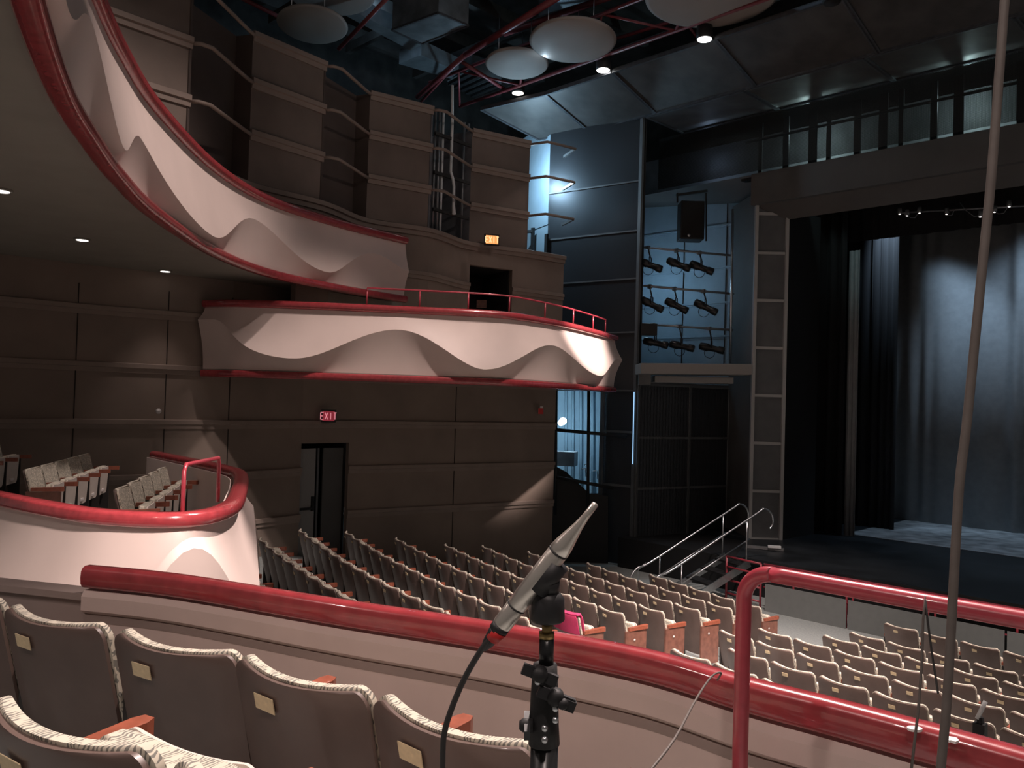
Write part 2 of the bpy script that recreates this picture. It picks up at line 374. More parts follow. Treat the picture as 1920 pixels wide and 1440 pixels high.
# bent rails bridging the slots at each moulding height
def bent(px0, f0, px1, f1, z, out=.22):
    a, b = Vector((*plan(px0, f0), z)), Vector((*plan(px1, f1), z)); d = (b-a).normalized(); n = Vector((d.y, -d.x, 0))
    return [a, a+n*out*.6+d*.05, a+n*out+d*.22, b+n*out*.2-d*.2, b+n*.03]
nm = {795: 'across the pipe slot', 335: 'across the recess left of the panel under the disc', 590: 'across the narrow gap between beige panels', 980: 'turning past the brown panel edge onto the tower mesh'}
lv = {4.68: 'lowest', 5.62: 'middle', 6.48: 'topmost'}
for px0, f0, px1, f1 in ((335, 13.2, 450, 14.8), (590, 16.1, 675, 17.55), (795, 18.4, 870, 19.8)):
    for z in (4.68, 5.62, 6.48):
        mb = MB(); mb.tube(bent(px0, f0, px1, f1, z), .035, 'wall_trim', 8)
        tag(mb.build('curved_rail'), '%s bent rail %s' % (lv[z], nm[px0]), 'rail', 'bent rails bridging the wall panels')
for z in (4.68, 5.62, 6.48):
    a = Vector((*plan(980, 20.66), z)); b = Vector((*plan(1013, 20.4), z)); c = Vector((*plan(1066, 20.9), z-.0)); d = Vector((*plan(1045, 21.6), z))
    mb = MB(); mb.tube([a, a.lerp(b, .7), b, b.lerp(c, .15), c], .035, 'wall_trim', 8); mb.beam(c, d, .05, .06, 'pipe_grey')
    tag(mb.build('curved_rail'), '%s bent rail %s' % (lv[z], nm[980]), 'rail', 'bent rails bridging the wall panels')
# pipes in the slot
for i, (px, f, r, m) in enumerate(((800, 18.9, .03, 'pipe_grey'), (808, 19.0, .035, 'pipe_grey'), (815, 19.1, .03, 'white_pipe'), (855, 19.8, .03, 'pipe_grey'), (863, 19.9, .03, 'pipe_grey'))):
    x, y = plan(px, f); mb = MB(); mb.tube([(x, y, 3.7), (x, y, 6.7)], r, m, 8)
    tag(mb.build('vertical_pipe'), ['leftmost grey pipe in the wall slot', 'second grey pipe from the left in the wall slot', 'thin pale pipe right of the two left slot pipes', 'grey pipe just right of the white wavy pipe', 'rightmost grey pipe beside the brown panel'][i], 'pipe', 'pipes in the wall slot')
mb = MB(); mb.tube([atF(px, y, 19.2) for px, y in ((848, 160), (848, 230), (846, 300), (845, 322), (849, 335), (851, 350), (850, 385), (851, 402))], [.035]*7+[.05], 'white_pipe', 8)
tag(mb.build('vertical_pipe'), 'white kinked pipe hanging down the middle of the wall slot', 'pipe', 'pipes in the wall slot')
mb = MB()
for z in (4.35, 5.2, 6.1):
    a = Vector((*plan(800, 18.8), z)); b = Vector((*plan(868, 19.7), z)); mb.beam(a, b, .06, .07, 'dark_grid')
struct(mb.build('pipe_brackets'))

# ------------------------------------------------------------ perforated tower and lit gap
T = [plan(1018, 23.05), plan(1190, 21.4)]
T0 = [plan(1130, 21.95), plan(1190, 21.4)]
cR = Vector((*T[1], 0)); back = Vector((*normals(T)[0], 0))*-1
tw = empty('mesh_tower', (T[1][0], T[1][1], -4.1), 'tall dark perforated metal tower beside the proscenium recess', 'tower')
mb = MB(); mb.sweep(T, [(0, .35), (0, 7.9), (-.02, 7.9), (-.02, .35)], 'perforated'); lpart(mb, 'upper_mesh_face', tw)
mb = MB(); mb.sweep(T0, [(0, -4.15), (0, .35), (-.02, .35), (-.02, -4.15)], 'perforated'); lpart(mb, 'lower_mesh_face', tw)
mb = MB(); mb.sweep(T, [(-.25, .35), (-.25, 7.9), (-.3, 7.9), (-.3, .35)], 'dark_grid'); mb.sweep(T0, [(-.25, -4.15), (-.25, .35), (-.3, .35), (-.3, -4.15)], 'tower_frame'); lpart(mb, 'backing', tw)
mb = MB()
for z in (.38, 1.9, 3.3, 4.55, 5.85): mb.sweep(T, [(.0, z-.02), (.03, z-.02), (.03, z+.02), (0, z+.02)], 'tower_frame')
for z in (-.7, -2.1): mb.sweep(T0, [(.0, z-.03), (.03, z-.03), (.03, z+.03), (0, z+.03)], 'tower_frame')
e = cR; mb.beam(e+Vector((.02, 0, -4.15)), e+Vector((.02, 0, 7.9)), .09, .09, 'tower_frame', up=(1, 0, 0))
q = Vector((*plan(1130, 21.9), 0)); mb.beam(q+Vector((0, 0, -4.15)), q+Vector((0, 0, .35)), .08, .08, 'tower_frame', up=(1, 0, 0))
lpart(mb, 'tower_frame', tw)
# side face running back from the tower corner, lit from behind the brown panel
S = [plan(950, 25.2), plan(1018, 23.05)]
mb = MB(); mb.sweep(S, [(0, 5.0), (0, 7.9), (-.05, 7.9), (-.05, 5.0)], 'blue_wall'); mb.sweep(S, [(-.02, 3.0), (-.02, 5.0), (-.07, 5.0), (-.07, 3.0)], 'blue_wall')
mb.sweep(S, [(0, -4), (0, 3.0), (-.05, 3.0), (-.05, -4)], 'tower_frame')
struct(mb.build('wall_tower_side'))
mb = MB()
for px, f in ((990, 23.6), (1016, 22.95)):
    x, y = plan(px, f); mb.beam((x, y, 3.0), (x, y, 5.0 if px < 1000 else 4.7), .06, .1, 'black', up=(1, 0, 0))
a, b = Vector((*plan(975, 23.7), 4.9)), Vector((*plan(990, 23.6), 4.9)); mb.beam(a, b, .08, .08, 'black')
tag(mb.build('door_frame'), 'dark narrow door frame standing in the blue-lit gap above balcony', 'door frame')
lamp('backstage_lamp_upper', 'POINT', atF(972, 325, 22.4), 200, (.5, .78, 1), shadow_soft_size=.08)
# lower booth window between side wall and tower
bw = [plan(1042, 21.2), plan(1150, 21.6)]
def bp(px, y, f=21.3): return atF(px, y, f)
wn = struct(MB().build('window_1')) if False else None
mb = MB()
for px in (1043, 1104): mb.tube([bp(px, 728), bp(px-2, 965)], .045, 'black', 6)
mb.tube([bp(1043, 806), bp(1175, 818)], .05, 'black', 6); mb.tube([bp(1043, 895), bp(1150, 915)], .05, 'black', 6)
w1 = struct(mb.build('window_1'))
mb = MB(); ga, gb, gc, gd = bp(1044, 728, 21.35), bp(1140, 732, 21.35), bp(1138, 905, 21.35), bp(1042, 898, 21.35)
mb.add([ga, gb, gc, gd], [(0, 1, 2, 3)], 'glass'); mb.build('pane', w1)
mb = MB(); mb.add([bp(1030, 690, 25.5), bp(1175, 690, 25.5), bp(1175, 925, 25.5), bp(1030, 925, 25.5)], [(0, 1, 2, 3)], 'blue_wall')
for px in (1062, 1075, 1090, 1112, 1128): mb.tube([bp(px, 690, 25.4), bp(px, 925, 25.4)], .05, 'blue_wall', 6)
struct(mb.build('wall_booth_back'))
mb = MB(); mb.add([bp(1030, 868, 21.6), bp(1062, 885, 21.6), bp(1105, 925, 21.6), bp(1140, 930, 21.6), bp(1140, 1060, 21.6), bp(1030, 1060, 21.6)], [(0, 1, 2, 3, 4, 5)], 'black')
mb.add([bp(1030, 868, 22.2), bp(1062, 885, 22.2), bp(1105, 925, 22.2), bp(1140, 930, 22.2), bp(1140, 1060, 22.2), bp(1030, 1060, 22.2)], [(0, 1, 2, 3, 4, 5)], 'black')
struct(mb.build('booth_apron'))
mb = MB(); mb.box(bp(1058, 860, 23.6), (.7, .5, .4), 'slot_back', rz=.5); tag(mb.build('equipment_cabinet'), 'low pale cabinet behind the booth window, under the bright lamp', 'cabinet')
mb = MB()
for k, (px, y) in enumerate(((1090, 880), (1096, 872), (1112, 884), (1122, 890))): mb.tube([bp(px, y, 22.6), bp(px+8, y-2, 22.6), bp(px+9, y+14, 22.6)], .02, 'steel', 6)
tag(mb.build('booth_chair'), 'thin metal chair frame seen through the lower booth window', 'chair')
mb = MB(); mb.lathe([(0.01, -.09), (.07, -.05), (.09, 0), (.07, .05), (.01, .09)], bp(1052, 793, 23.2), 'lamp_blue', 14)
tag(mb.build('work_lamp'), 'bright bluish-white lamp glaring behind the booth window', 'lamp')
lamp('booth_lamp_light', 'POINT', bp(1056, 790, 23.5), 110, (.55, .82, 1), shadow_soft_size=.1)

# ------------------------------------------------------------ proscenium recess: blue back wall, panels, shelf
B0, B1 = (-15.4, 20.6), (-11.2, 20.6)
mb = MB(); mb.sweep([B0, B1], [(0, -4.2), (0, 6.2), (-.1, 6.2), (-.1, -4.2)], 'blue_wall')
for z in (2.0, 2.95, 3.95, 5.15): ledge(mb, [B0, B1], z, 'blue_wall', .1, .05)
for x in (-13.6, -12.2): mb.box((x, 20.58, 3.5), (.02, .02, 5), 'seam')
sw = [plan(1160, 22.05), (-15.35, 20.6)]; mb.prism([sw[0], sw[1], (sw[1][0]+.1, sw[1][1]), (sw[0][0]+.1, sw[0][1])], -4.2, 6.2, 'blue_wall')
struct(mb.build('wall_recess_back'))
lamp('backstage_lamp_recess', 'POINT', (-14.3, 19.1, 3.6), 42, (.5, .78, 1), shadow_soft_size=.2)
PN = [plan(1195, 21.4), plan(1292, 22.2), plan(1365, 22.9)]
mb = MB(); mb.sweep(PN, [(0, -3.55), (0, .62), (-.08, .62), (-.08, -3.55)], 'tower_frame')
mb.sweep(PN, [(.1, -4.2), (.1, -3.55), (-.08, -3.55), (-.08, -4.2)], 'tower_frame')
mb.sweep([plan(1365, 22.9), plan(1408, 21.3)], [(0, -4.2), (0, 5.6), (-.1, 5.6), (-.1, -4.2)], 'header')
struct(mb.build('wall_recess_lower'))
names = [('wide dark mesh door left of centre below the shelf', 0), ('narrower dark mesh door right, below the shelf beside the column', 1)]
for lab, i in names:
    a, b = PN[i], PN[i+1]; r = empty('mesh_door', (a[0], a[1], -3.5), lab, 'door', 'mesh doors below the shelf')
    mb = MB(); N = normals([a, b])[0]
    mb.sweep([a, b], [(.03, -3.5), (.03, .55), (.02, .55), (.02, -3.5)], 'perforated'); lpart(mb, 'mesh_sheet', r)
    mb = MB()
    for z in (-3.48, -2.15, -.83, .55): mb.sweep([a, b], [(.03, z-.03), (.06, z-.03), (.06, z+.03), (.03, z+.03)], 'tower_frame')
    for q in (a, b): mb.beam((q[0]+N[0]*.05, q[1]+N[1]*.05, -3.5), (q[0]+N[0]*.05, q[1]+N[1]*.05, .55), .07, .04, 'tower_frame', up=(1, 0, 0))
    lpart(mb, 'door_frame', r)
mb = MB(); mb.beam(atF(1196, 692, 20.9), atF(1402, 694, 20.9), .9, .27, 'shelf'); tag(mb.build('shelf', bevel=.02), 'long pale grey shelf across the lighting recess', 'shelf')
mb = MB(); mb.beam(atF(1224, 711, 21.2), atF(1370, 714, 21.2), .6, .17, 'shelf'); tag(mb.build('shelf', bevel=.02), 'shorter pale box beam just under the long shelf', 'shelf')
mb = MB(); mb.box(atF(1208, 711, 21.0), (.3, .35, .28), 'tower_frame', rz=.7); tag(mb.build('junction_box'), 'small grey box at the left end under the shelf', 'box')
mb = MB(); mb.tube([atF(1374, 392, 21.5), atF(1369, 686, 21.5)], .035, 'steel', 8); tag(mb.build('upright_pole'), 'thin bright upright pole at the right edge of the lighting recess', 'pole')
mb = MB(); mb.tube([atF(1189, 735, 21.28), atF(1186, 870, 21.28)], .014, 'slit_glow_blue', 6)  # light showing through the slit, made as a glowing strip
tag(mb.build('slit_glow'), 'narrow blue glow of light through the slit beside the tower edge', 'lamp')

def arc(c, a, b, r, t0, t1, n=8): return [c+a*r*math.cos(t0+(t1-t0)*i/n)+b*r*math.sin(t0+(t1-t0)*i/n) for i in range(n+1)]
ordw = ['first', 'second', 'third', 'fourth', 'fifth', 'sixth', 'seventh', 'eighth', 'ninth', 'tenth', 'eleventh', 'twelfth', 'thirteenth', 'fourteenth', 'fifteenth', 'sixteenth']
rows3 = [((1198, 463), (1372, 479), 21.7, [(1219, 497), (1272, 496), (1315, 502)], 'top'), ((1198, 535), (1376, 551), 21.7, [(1222, 571), (1268, 573), (1323, 576)], 'middle'), ((1198, 607), (1374, 619), 21.7, [(1229, 643), (1278, 649), (1334, 653)], 'bottom')]
for (a, b, f, fx, nmr) in rows3:
    mb = MB(); mb.tube([atF(*a, f), atF(*b, f)], .03, 'pipe_grey', 8)
    tag(mb.build('lighting_pipe'), '%s horizontal lighting pipe in the blue recess' % nmr, 'pipe', 'lighting pipes in the recess')
    for i, (px, y) in enumerate(fx):
        t = (px-a[0])/(b[0]-a[0]); top = atF(px-4, a[1]+(b[1]-a[1])*t, f); c = atF(px, y, f-.1)
        r = empty('stage_spotlight', c, 'black stage spotlight %s on the %s pipe of the blue recess' % (['at left', 'in the middle', 'at right'][i], nmr), 'spotlight', 'spotlights in the blue recess')
        tilt = {'top': -.42, 'middle': -.5, 'bottom': -.22}[nmr]
        ax = (rgt*math.cos(tilt)+upv*math.sin(tilt)+fwd*-.35).normalized()
        mb = MB(); mb.lathe([(.05, -.33), (.10, -.30), (.11, -.1), (.085, -.06), (.08, .16), (.10, .18), (.10, .32), (.085, .33)], c, 'black_gloss', 14, ax); lpart(mb, 'lamp_body', r)
        mb = MB(); mb.lathe([(.08, .335), (.075, .34)], c, 'glass_dark', 14, ax); lpart(mb, 'lens', r)
        mb = MB(); s_ = ax.cross(upv).normalized()
        mb.tube([c+s_*.12, c+s_*.12+upv*.2, c-s_*.12+upv*.2, c-s_*.12], .015, 'black', 6); mb.tube([c+upv*.2, top], .02, 'black', 6); lpart(mb, 'yoke', r)
        mb = MB(); mb.box(top, (.09, .09, .1), 'steel'); lpart(mb, 'clamp', r)
        mb = MB(); mb.tube(arc(c+rgt*-.05+upv*-.12, rgt, upv, .14, R(120), R(400), 9), .008, 'black', 5); lpart(mb, 'cable_loop', r)
mb = MB(); c = atF(1216, 618, 21.4); mb.box(c, (.42, .2, .3), 'black', rz=YAW); tag(mb.build('flood_lamp'), 'small square black flood lamp at left end of the bottom lighting pipe', 'lamp')
c = atF(1295, 416, 21.6); r = empty('loudspeaker', c, 'black loudspeaker hung in a frame at the top of the blue recess', 'loudspeaker')
mb = MB(); mb.box(c, (.62, .5, 1.0), 'black', rz=YAW); lpart(mb, 'cabinet', r, bevel=.02)
mb = MB(); mb.box(c-fwd*.26, (.56, .02, .92), 'dark_void', rz=YAW); lpart(mb, 'grille', r)
mb = MB(); mb.lathe([(.04, 0), (.035, .01)], atF(1292, 441, 21.32), 'steel', 10, -fwd); lpart(mb, 'badge', r)
mb = MB(); mb.beam(atF(1268, 366, 21.6), atF(1326, 358, 21.6), .08, .06, 'black')
for px in (1270, 1324): mb.beam(atF(px, 362, 21.6), atF(px, 452 if px > 1300 else 380, 21.6), .04, .04, 'black', up=tuple(fwd))
lpart(mb, 'hanging_frame', r)
# column of framed mesh panels
cA, cB = plan(1405, 21.07), plan(1463, 21.05); cA = atF(1405, 1012, 21.07); cB = atF(1463, 1012, 21.05)
cA, cB = (cA.x, cA.y), (cB.x, cB.y)
r = empty('proscenium_column', (cA[0], cA[1], -3.3), 'tall proscenium column of seven pale-framed mesh panels', 'column')
mb = MB(); mb.sweep([cA, cB], [(-.03, -3.3), (-.03, 5.25), (-.12, 5.25), (-.12, -3.3)], 'tower_frame'); lpart(mb, 'backing_panel', r)
mb = MB()
zc = [-3.3+1.215*k for k in range(7)]+[5.0]
for z in zc: mb.sweep([cA, cB], [(-.03, z-.035), (.02, z-.035), (.02, z+.035), (-.03, z+.035)], 'column_frame')
for q, z1 in ((cA, 5.2), (cB, 4.9)): mb.beam((q[0], q[1], -3.3), (q[0], q[1], z1), .11, .08, 'column_frame', up=(1, 1, 0))
lpart(mb, 'column_frame', r)
mb = MB(); mb.prism([cB, (cB[0]+.02, cB[1]+.02), (-9.9, 21.5), (-10.1, 21.5)], -3.3, 5.2, 'leg_black'); struct(mb.build('wall_proscenium_return'))
# header above the opening, catwalk and canopies
XR = 9.0
mb = MB()
mb.add([(cA[0]-.1, 19.24, 5.2), (XR, 19.24, 5.2), (XR, 19.77, 4.86), (cB[0], 19.77, 4.86)], [(0, 1, 2, 3)], 'header')
mb.add([(cB[0], 19.77, 4.86), (XR, 19.77, 4.86), (XR, 19.77, 5.9), (cB[0], 19.77, 5.9)], [(0, 1, 2, 3)], 'header')
mb.prism([(cA[0]-.1, 19.1), (XR, 19.1), (XR, 19.24), (cA[0]-.1, 19.24)], 5.2, 6.0, 'header')
mb.add([(-15.4, 19.1, 5.98), (cA[0]-.1, 19.1, 5.98), (cA[0]-.1, 20.6, 5.6), (-15.4, 20.6, 6.1)], [(0, 1, 2, 3)], 'header')
struct(mb.build('wall_proscenium_header'))
mb = MB(); mb.prism([(-13.4, 18.9), (XR, 18.9), (XR, 18.92), (-13.4, 18.92)], 6.0, 7.42, 'catwalk_mesh')
tag(mb.build('catwalk_screen'), 'long dark mesh screen in front of the lit catwalk above the proscenium', 'mesh screen')
mb = MB()
for i, x in enumerate([-10.6, -9.9, -9.2, -8.8, -8.1, -7.5, -7.1, -6.4, -5.9, -5.2, -4.7, -4.1, -3.5, -2.9, -2.3]):
    mb.beam((x, 19.45, 6.0), (x, 19.45, 7.4), .10+.05*(i % 3), .06, 'black', up=(0, 1, 0))
mb.tube([(-11, 19.4, 6.95), (XR, 19.4, 6.95)], .035, 'black', 6)
tag(mb.build('catwalk_railing'), 'dark upright posts and handrail along the catwalk behind the mesh', 'railing')
mb = MB(); mb.prism([(-15.3, 20.7), (XR, 20.7), (XR, 20.8), (-15.3, 20.8)], 6.2, 7.5, 'slot_back'); mb.prism([(-11, 19.2), (XR, 19.2), (XR, 20.5), (-11, 20.5)], 5.9, 5.98, 'black')
struct(mb.build('wall_catwalk'))
for x in (-9.5, -6.0, -2.5): lamp('catwalk_lamp', 'POINT', (x, 20.0, 7.1), 45, (.6, .85, .85), shadow_soft_size=.1)
lamp('catwalk_lamp', 'POINT', (-12.6, 20.2, 7.0), 6, (.5, .7, 1), shadow_soft_size=.1)
def canopy_piece(name, pts, lab, edges=True):
    r = empty(name, tuple(sum((Vector(p) for p in pts), Vector())/len(pts)), lab, 'ceiling canopy')
    mb = MB(); th = Vector((0, 0, .08)); n = len(pts)
    mb.add(list(pts)+[Vector(p)+th for p in pts], [tuple(range(n)), tuple(range(n, 2*n))]+[(i, (i+1) % n, n+(i+1) % n, n+i) for i in range(n)], 'canopy'); lpart(mb, 'canopy_board', r)
    mb = MB()
    for i in range(n): mb.beam(pts[i], pts[(i+1) % n], .07, .07, 'canopy_edge')
    lpart(mb, 'edge_strip', r); return r
XJ = [-14.6, -12.4, -9.6, -6.8, -4.0, -1.2, 2, 5, 9]
cn = ['at the lit left end over the wall panels', 'second from the left over the tower', 'over the tower top with shiny rivets', 'over the lighting recess', 'above the proscenium left half', 'above the right of the stage', 'beyond the hanging cable', 'farthest right']
canopy_piece('forestage_canopy', [Vector(atF(902, 205, 22.5)), Vector((-14.6, 15.5, 8.0)), Vector((-14.6, 17.3, 7.5)), Vector(atF(1010, 261, 23.4))], 'blue-lit angled canopy panel at the far left end of the canopy')
for i in range(len(XJ)-1):
    a, b = XJ[i]+.02, XJ[i+1]-.02
    canopy_piece('forestage_canopy', [Vector((a, 15.5, 8.0)), Vector((b, 15.5, 8.0)), Vector((b, 17.3, 7.5)), Vector((a, 17.3, 7.5))], 'dark sloping canopy panel, front strip, '+cn[i])
for i in range(1, len(XJ)-1):
    a, b = XJ[i]-.3, XJ[i+1]-.34
    canopy_piece('forestage_canopy', [Vector((a, 17.35, 7.48)), Vector((b, 17.35, 7.48)), Vector((b, 19.05, 7.5)), Vector((a, 19.05, 7.5))], 'dark flat canopy panel, rear strip, '+cn[i])

# ------------------------------------------------------------ stage
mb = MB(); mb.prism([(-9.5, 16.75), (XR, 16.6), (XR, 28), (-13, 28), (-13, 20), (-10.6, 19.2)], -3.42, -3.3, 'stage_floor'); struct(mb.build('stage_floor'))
mb = MB(); mb.prism([(-9.4, 22.3), (XR, 22.0), (XR, 27.2), (-9.4, 27.2)], -3.3, -3.292, 'stage_floor_lit_scuffed'); struct(mb.build('stage_floor_lit_zone'))  # pale upstage sheet: stage light on the floor put into its colour
mb = MB()
mb.prism([(-13, 17.0), (-9.5, 16.9), (-9.5, 19.3), (-13, 19.3)], -4.3, -3.38, 'black')
mb.prism([(-9.5, 16.9), (XR, 16.75), (XR, 17.0), (-9.5, 17.1)], -5.5, -3.42, 'black')
mb.prism([(-14, 15.9), (XR, 15.9), (XR, 17), (-14, 17)], -5.6, -5.5, 'black'); struct(mb.build('stage_front'))
def curtain(name, x0, x1, y, z0, z1, m, lab, amp=.06, wl_=.28, rnd=.5):
    n = max(12, int((x1-x0)/.035)); rg = random.Random(int(x0*100)); ph = 0; xs = []
    for i in range(n+1):
        t = i/n; x = x0+(x1-x0)*t; ph += (x1-x0)/n/(wl_*(1+rnd*math.sin(x*2.3)))*2*math.pi
        xs.append((x, y+amp*math.sin(ph)*(.6+.4*math.sin(x*1.7))))
    rows = [[(x, yy+(zz*.0), z) for x, yy in xs] for zz, z in ((0, z0), (.5, (z0+z1)/2), (1, z1))]
    mb = MB(); mb.grid(rows, m); o = mb.build(name); s_ = o.modifiers.new('s', 'SOLIDIFY'); s_.thickness = .01
    return tag(o, lab, 'curtain')
curtain('stage_curtain', -12.5, -9.35, 21.9, -3.29, 7, 'leg_black', 'black leg curtain nearest the proscenium column', .12, .3)
curtain('stage_curtain', -9.3, -9.0, 21.95, -3.29, 4.3, 'back_curtain', 'narrow dark grey curtain edge beside the first black leg', .05, .2)
curtain('stage_curtain', -13, -8.85, 24.2, -3.29, 7, 'leg_black', 'second black leg curtain standing farther upstage', .12, .3)
curtain('stage_curtain', -12, XR, 26.75, -3.29, 7.5, 'back_curtain', 'wide blue-grey back curtain lit across the rear of the stage', .07, .9, .6)
curtain('stage_curtain', -12, XR, 23.0, 4.75, 7.5, 'leg_black', 'black border curtain hanging across the top of the stage', .05, .4)
mb = MB(); mb.prism([(-13, 20), (XR, 20), (XR, 28), (-13, 28)], 8.5, 8.6, 'dark_void'); mb.prism([(-13, 27.2), (XR, 27.2), (XR, 27.3), (-13, 27.3)], -3.3, 8.5, 'dark_void'); mb.prism([(-13.2, 20.9), (-13, 20.9), (-13, 28), (-13.2, 28)], -3.3, 8.5, 'dark_void')
struct(mb.build('wall_stage'))
mb = MB(); mb.tube([atY(1690, 399, 22.6), atY(1960, 384, 22.6)], .025, 'pipe_grey', 6)
tag(mb.build('stage_batten'), 'pipe batten carrying small lamps above the back curtain', 'pipe')
for i, (px, y) in enumerate(((1687, 399), (1701, 402), (1724, 397), (1775, 399), (1838, 404), (1865, 395), (1892, 385))):
    c = atY(px, y, 22.55); mb = MB(); mb.lathe([(.05, .12), (.06, 0), (.045, -.03)], c, 'pipe_grey', 10); mb.lathe([(.03, -.035), (.028, -.045)], c, 'lamp_dim', 8)
    tag(mb.build('batten_lamp'), '%s small lamp from the left on the batten over the back curtain' % ordw[i], 'lamp', 'small lamps on the stage batten')
for i, (x0, y0, x1, y1) in enumerate(((1701, 402, 1722, 399), (1775, 399, 1790, 392), (1800, 380, 1838, 404), (1865, 396, 1890, 388))):
    a, b = atY(x0, y0, 22.5), atY(x1, y1, 22.5); mb = MB(); mb.tube([a, a.lerp(b, .3)+Vector((0, 0, -.1)), a.lerp(b, .7)+Vector((0, 0, -.12)), b], .01, 'pipe_grey', 5)
    tag(mb.build('hanging_cable'), '%s drooping cable from the left under the stage batten' % ordw[i], 'cable', 'drooping cables on the stage batten')
# small clutter at stage corner
mb = MB(); mb.beam((-9.9, 17.9, -3.26), (-9.1, 18.2, -3.26), .12, .06, 'pipe_grey'); mb.beam((-9.4, 18.0, -3.2), (-9.15, 18.15, -3.2), .1, .05, 'white_pipe')
tag(mb.build('cable_ramp'), 'flat grey metal bracket lying at the corner of the stage', 'bracket')

# stairs with aluminium rails
rd = Vector((.396, .918, 0)); wdv = Vector((.83, -.36, 0)).normalized()
Tf = Vector((-9.74, 16.7, -3.3)); Bf = Tf-rd*1.85-Vector((0, 0, .95))
st = empty('stage_stairs', tuple(Bf), 'portable aluminium stage stairs with black treads', 'stairs')
wS = .85
for k in range(5):
    t = (k+.6)/5; c = Bf.lerp(Tf, t)+wdv*wS/2
    mb = MB(); mb.beam(c-wdv*wS/2, c+wdv*wS/2, .30, .04, 'black'); lpart(mb, 'tread', st)
for nm_, off in (('far', 0), ('near', wS)):
    mb = MB(); mb.beam(Bf+wdv*off+Vector((0, 0, .02)), Tf+wdv*off+Vector((0, 0, -.03)), .03, .16, 'steel'); lpart(mb, 'stringer', st)
for off, xoff in ((0, 0), (wS, 0)):
    b0 = Bf+wdv*off; t0 = Tf+wdv*off; up = Vector((0, 0, 1)); sl = (t0-b0).normalized()
    mb = MB(); lo = b0+up*.92-sl*.30; hi = t0+up*.95+sl*.35
    p = [lo-rd*-.05-up*.62+rd*.02]
    p += [lo-rd*.22-up*.52, lo-rd*.33-up*.36, lo-rd*.30-up*.18, lo-rd*.14-up*.02, lo+sl*.15, lo.lerp(hi, .5), hi-sl*.12, hi+up*.02, hi+rd*.16-up*.02, hi+rd*.27-up*.14, hi+rd*.28-up*.32, hi+rd*.2-up*.42]
    pp = smoothpath([tuple(v) for v in p], 4); mb.tube(pp, .022, 'steel', 8)
    mb.tube([b0+up*.5, t0+up*.5], .016, 'steel', 6); lpart(mb, 'handrail', st)
    for q in (b0+sl*.15, t0-sl*.1):
        mb = MB(); mb.tube([q, q+up*.95], .018, 'steel', 6); lpart(mb, 'rail_post', st)
p = [tuple(atF(px, y, 18.6)) for px, y in ((1197, 1085), (1196, 1070), (1199, 1065), (1212, 1056))]
mb = MB(); mb.tube(p, [.01, .01, .02, .025], 'steel', 6); tag(mb.build('handrail_end'), 'short bright bent handrail tip rising behind the front seats', 'handrail')

# pit rail
def pitpt(x, z): return Vector((x, 15.85-(x+8.4)*.015, z))
r = empty('pit_rail', tuple(pitpt(-8.4, -4.1)), 'long red tubular pit rail with grey infill panels before the stage', 'railing')
mb = MB(); mb.tube([pitpt(-8.35, -3.2), pitpt(XR, -3.2)], .028, 'pipe_red', 8); mb.tube([pitpt(-8.35, -3.66), pitpt(XR, -3.66)], .018, 'pipe_red', 6); lpart(mb, 'top_bar', r)
for x in (-7.7, -6.62, -6.5, -5.15, -5.03, -3.75, -2.4, -1.1, .3, 1.7): mb = MB(); mb.tube([pitpt(x, -4.3), pitpt(x, -3.2)], .02, 'pipe_red', 6); lpart(mb, 'post', r)
xs = [-8.3, -6.58, -3.9, -1.2, 1.5, 4.2]
for a, b in zip(xs, xs[1:]):
    mb = MB(); q0, q1 = pitpt(a+.02, -3.86), pitpt(b-.02, -3.86); mb.beam(q0-Vector((0, .06, 0)), q1-Vector((0, .06, 0)), .02, .56, 'pit_panel'); lpart(mb, 'infill_panel', r)
r = empty('gate_rail', tuple(atZ(1362, 1043, -3.2))[:2]+(-4.1,), 'short red rail of four bars between stage stairs and pit', 'railing')
a, b = atZ(1363, 1043, -3.2), pitpt(-8.42, -3.2)
for dz in (0, -.22, -.5, -.78):
    mb = MB(); mb.tube([a+Vector((0, 0, dz)), b+Vector((0, 0, dz))], .022, 'pipe_red', 8); lpart(mb, 'bar', r)
for q in (a, b): mb = MB(); mb.tube([q+Vector((0, 0, .0)), q-Vector((0, 0, 1.05))], .024, 'pipe_red', 8); lpart(mb, 'post', r)

# ------------------------------------------------------------ balcony fronts
def wave_at(marks, s):
    if s <= marks[0][0]: return marks[0][1]
    for (a, za), (b, zb) in zip(marks, marks[1:]):
        if s <= b: t = (s-a)/(b-a); return za+(zb-za)*(.5-.5*math.cos(math.pi*t))
    return marks[-1][1]
def front(path, zt, zb, marks, off0=.09, slope=.16, m='front_pink', thick=.12):
    mb = MB(); N = normals(path); up, lo = [], []
    for i, ((x, y), (a, b)) in enumerate(zip(path, N)):
        wz = wave_at(marks, i); o = off0+slope*(zt-wz)
        ru, rl = [], []
        for k in range(11):
            t = k/10; n = o*(t**1.6); z = zt+(wz-zt)*t; ru.append((x+a*n, y+b*n, z))
        for k in range(9):
            t = k/8; n = o*(1-t)**(1+min(1, (wz-zb)/.7)); z = wz+(zb-wz)*t; rl.append((x+a*n, y+b*n, z))
        up.append(ru); lo.append(rl)
    mb.grid(up, m); mb.grid(lo, m)
    mb.sweep(path, [(-thick, zb), (-thick, zt), (-thick+.01, zt), (-thick+.01, zb)], m)
    for i in (0, -1):                                           # end caps
        x, y = path[i]; a, b = N[i]; poly = up[i]+lo[i][1:]+[(x-a*thick, y-b*thick, zb), (x-a*thick, y-b*thick, zt)]
        mb.add(poly, [tuple(range(len(poly)))], m)
    return mb
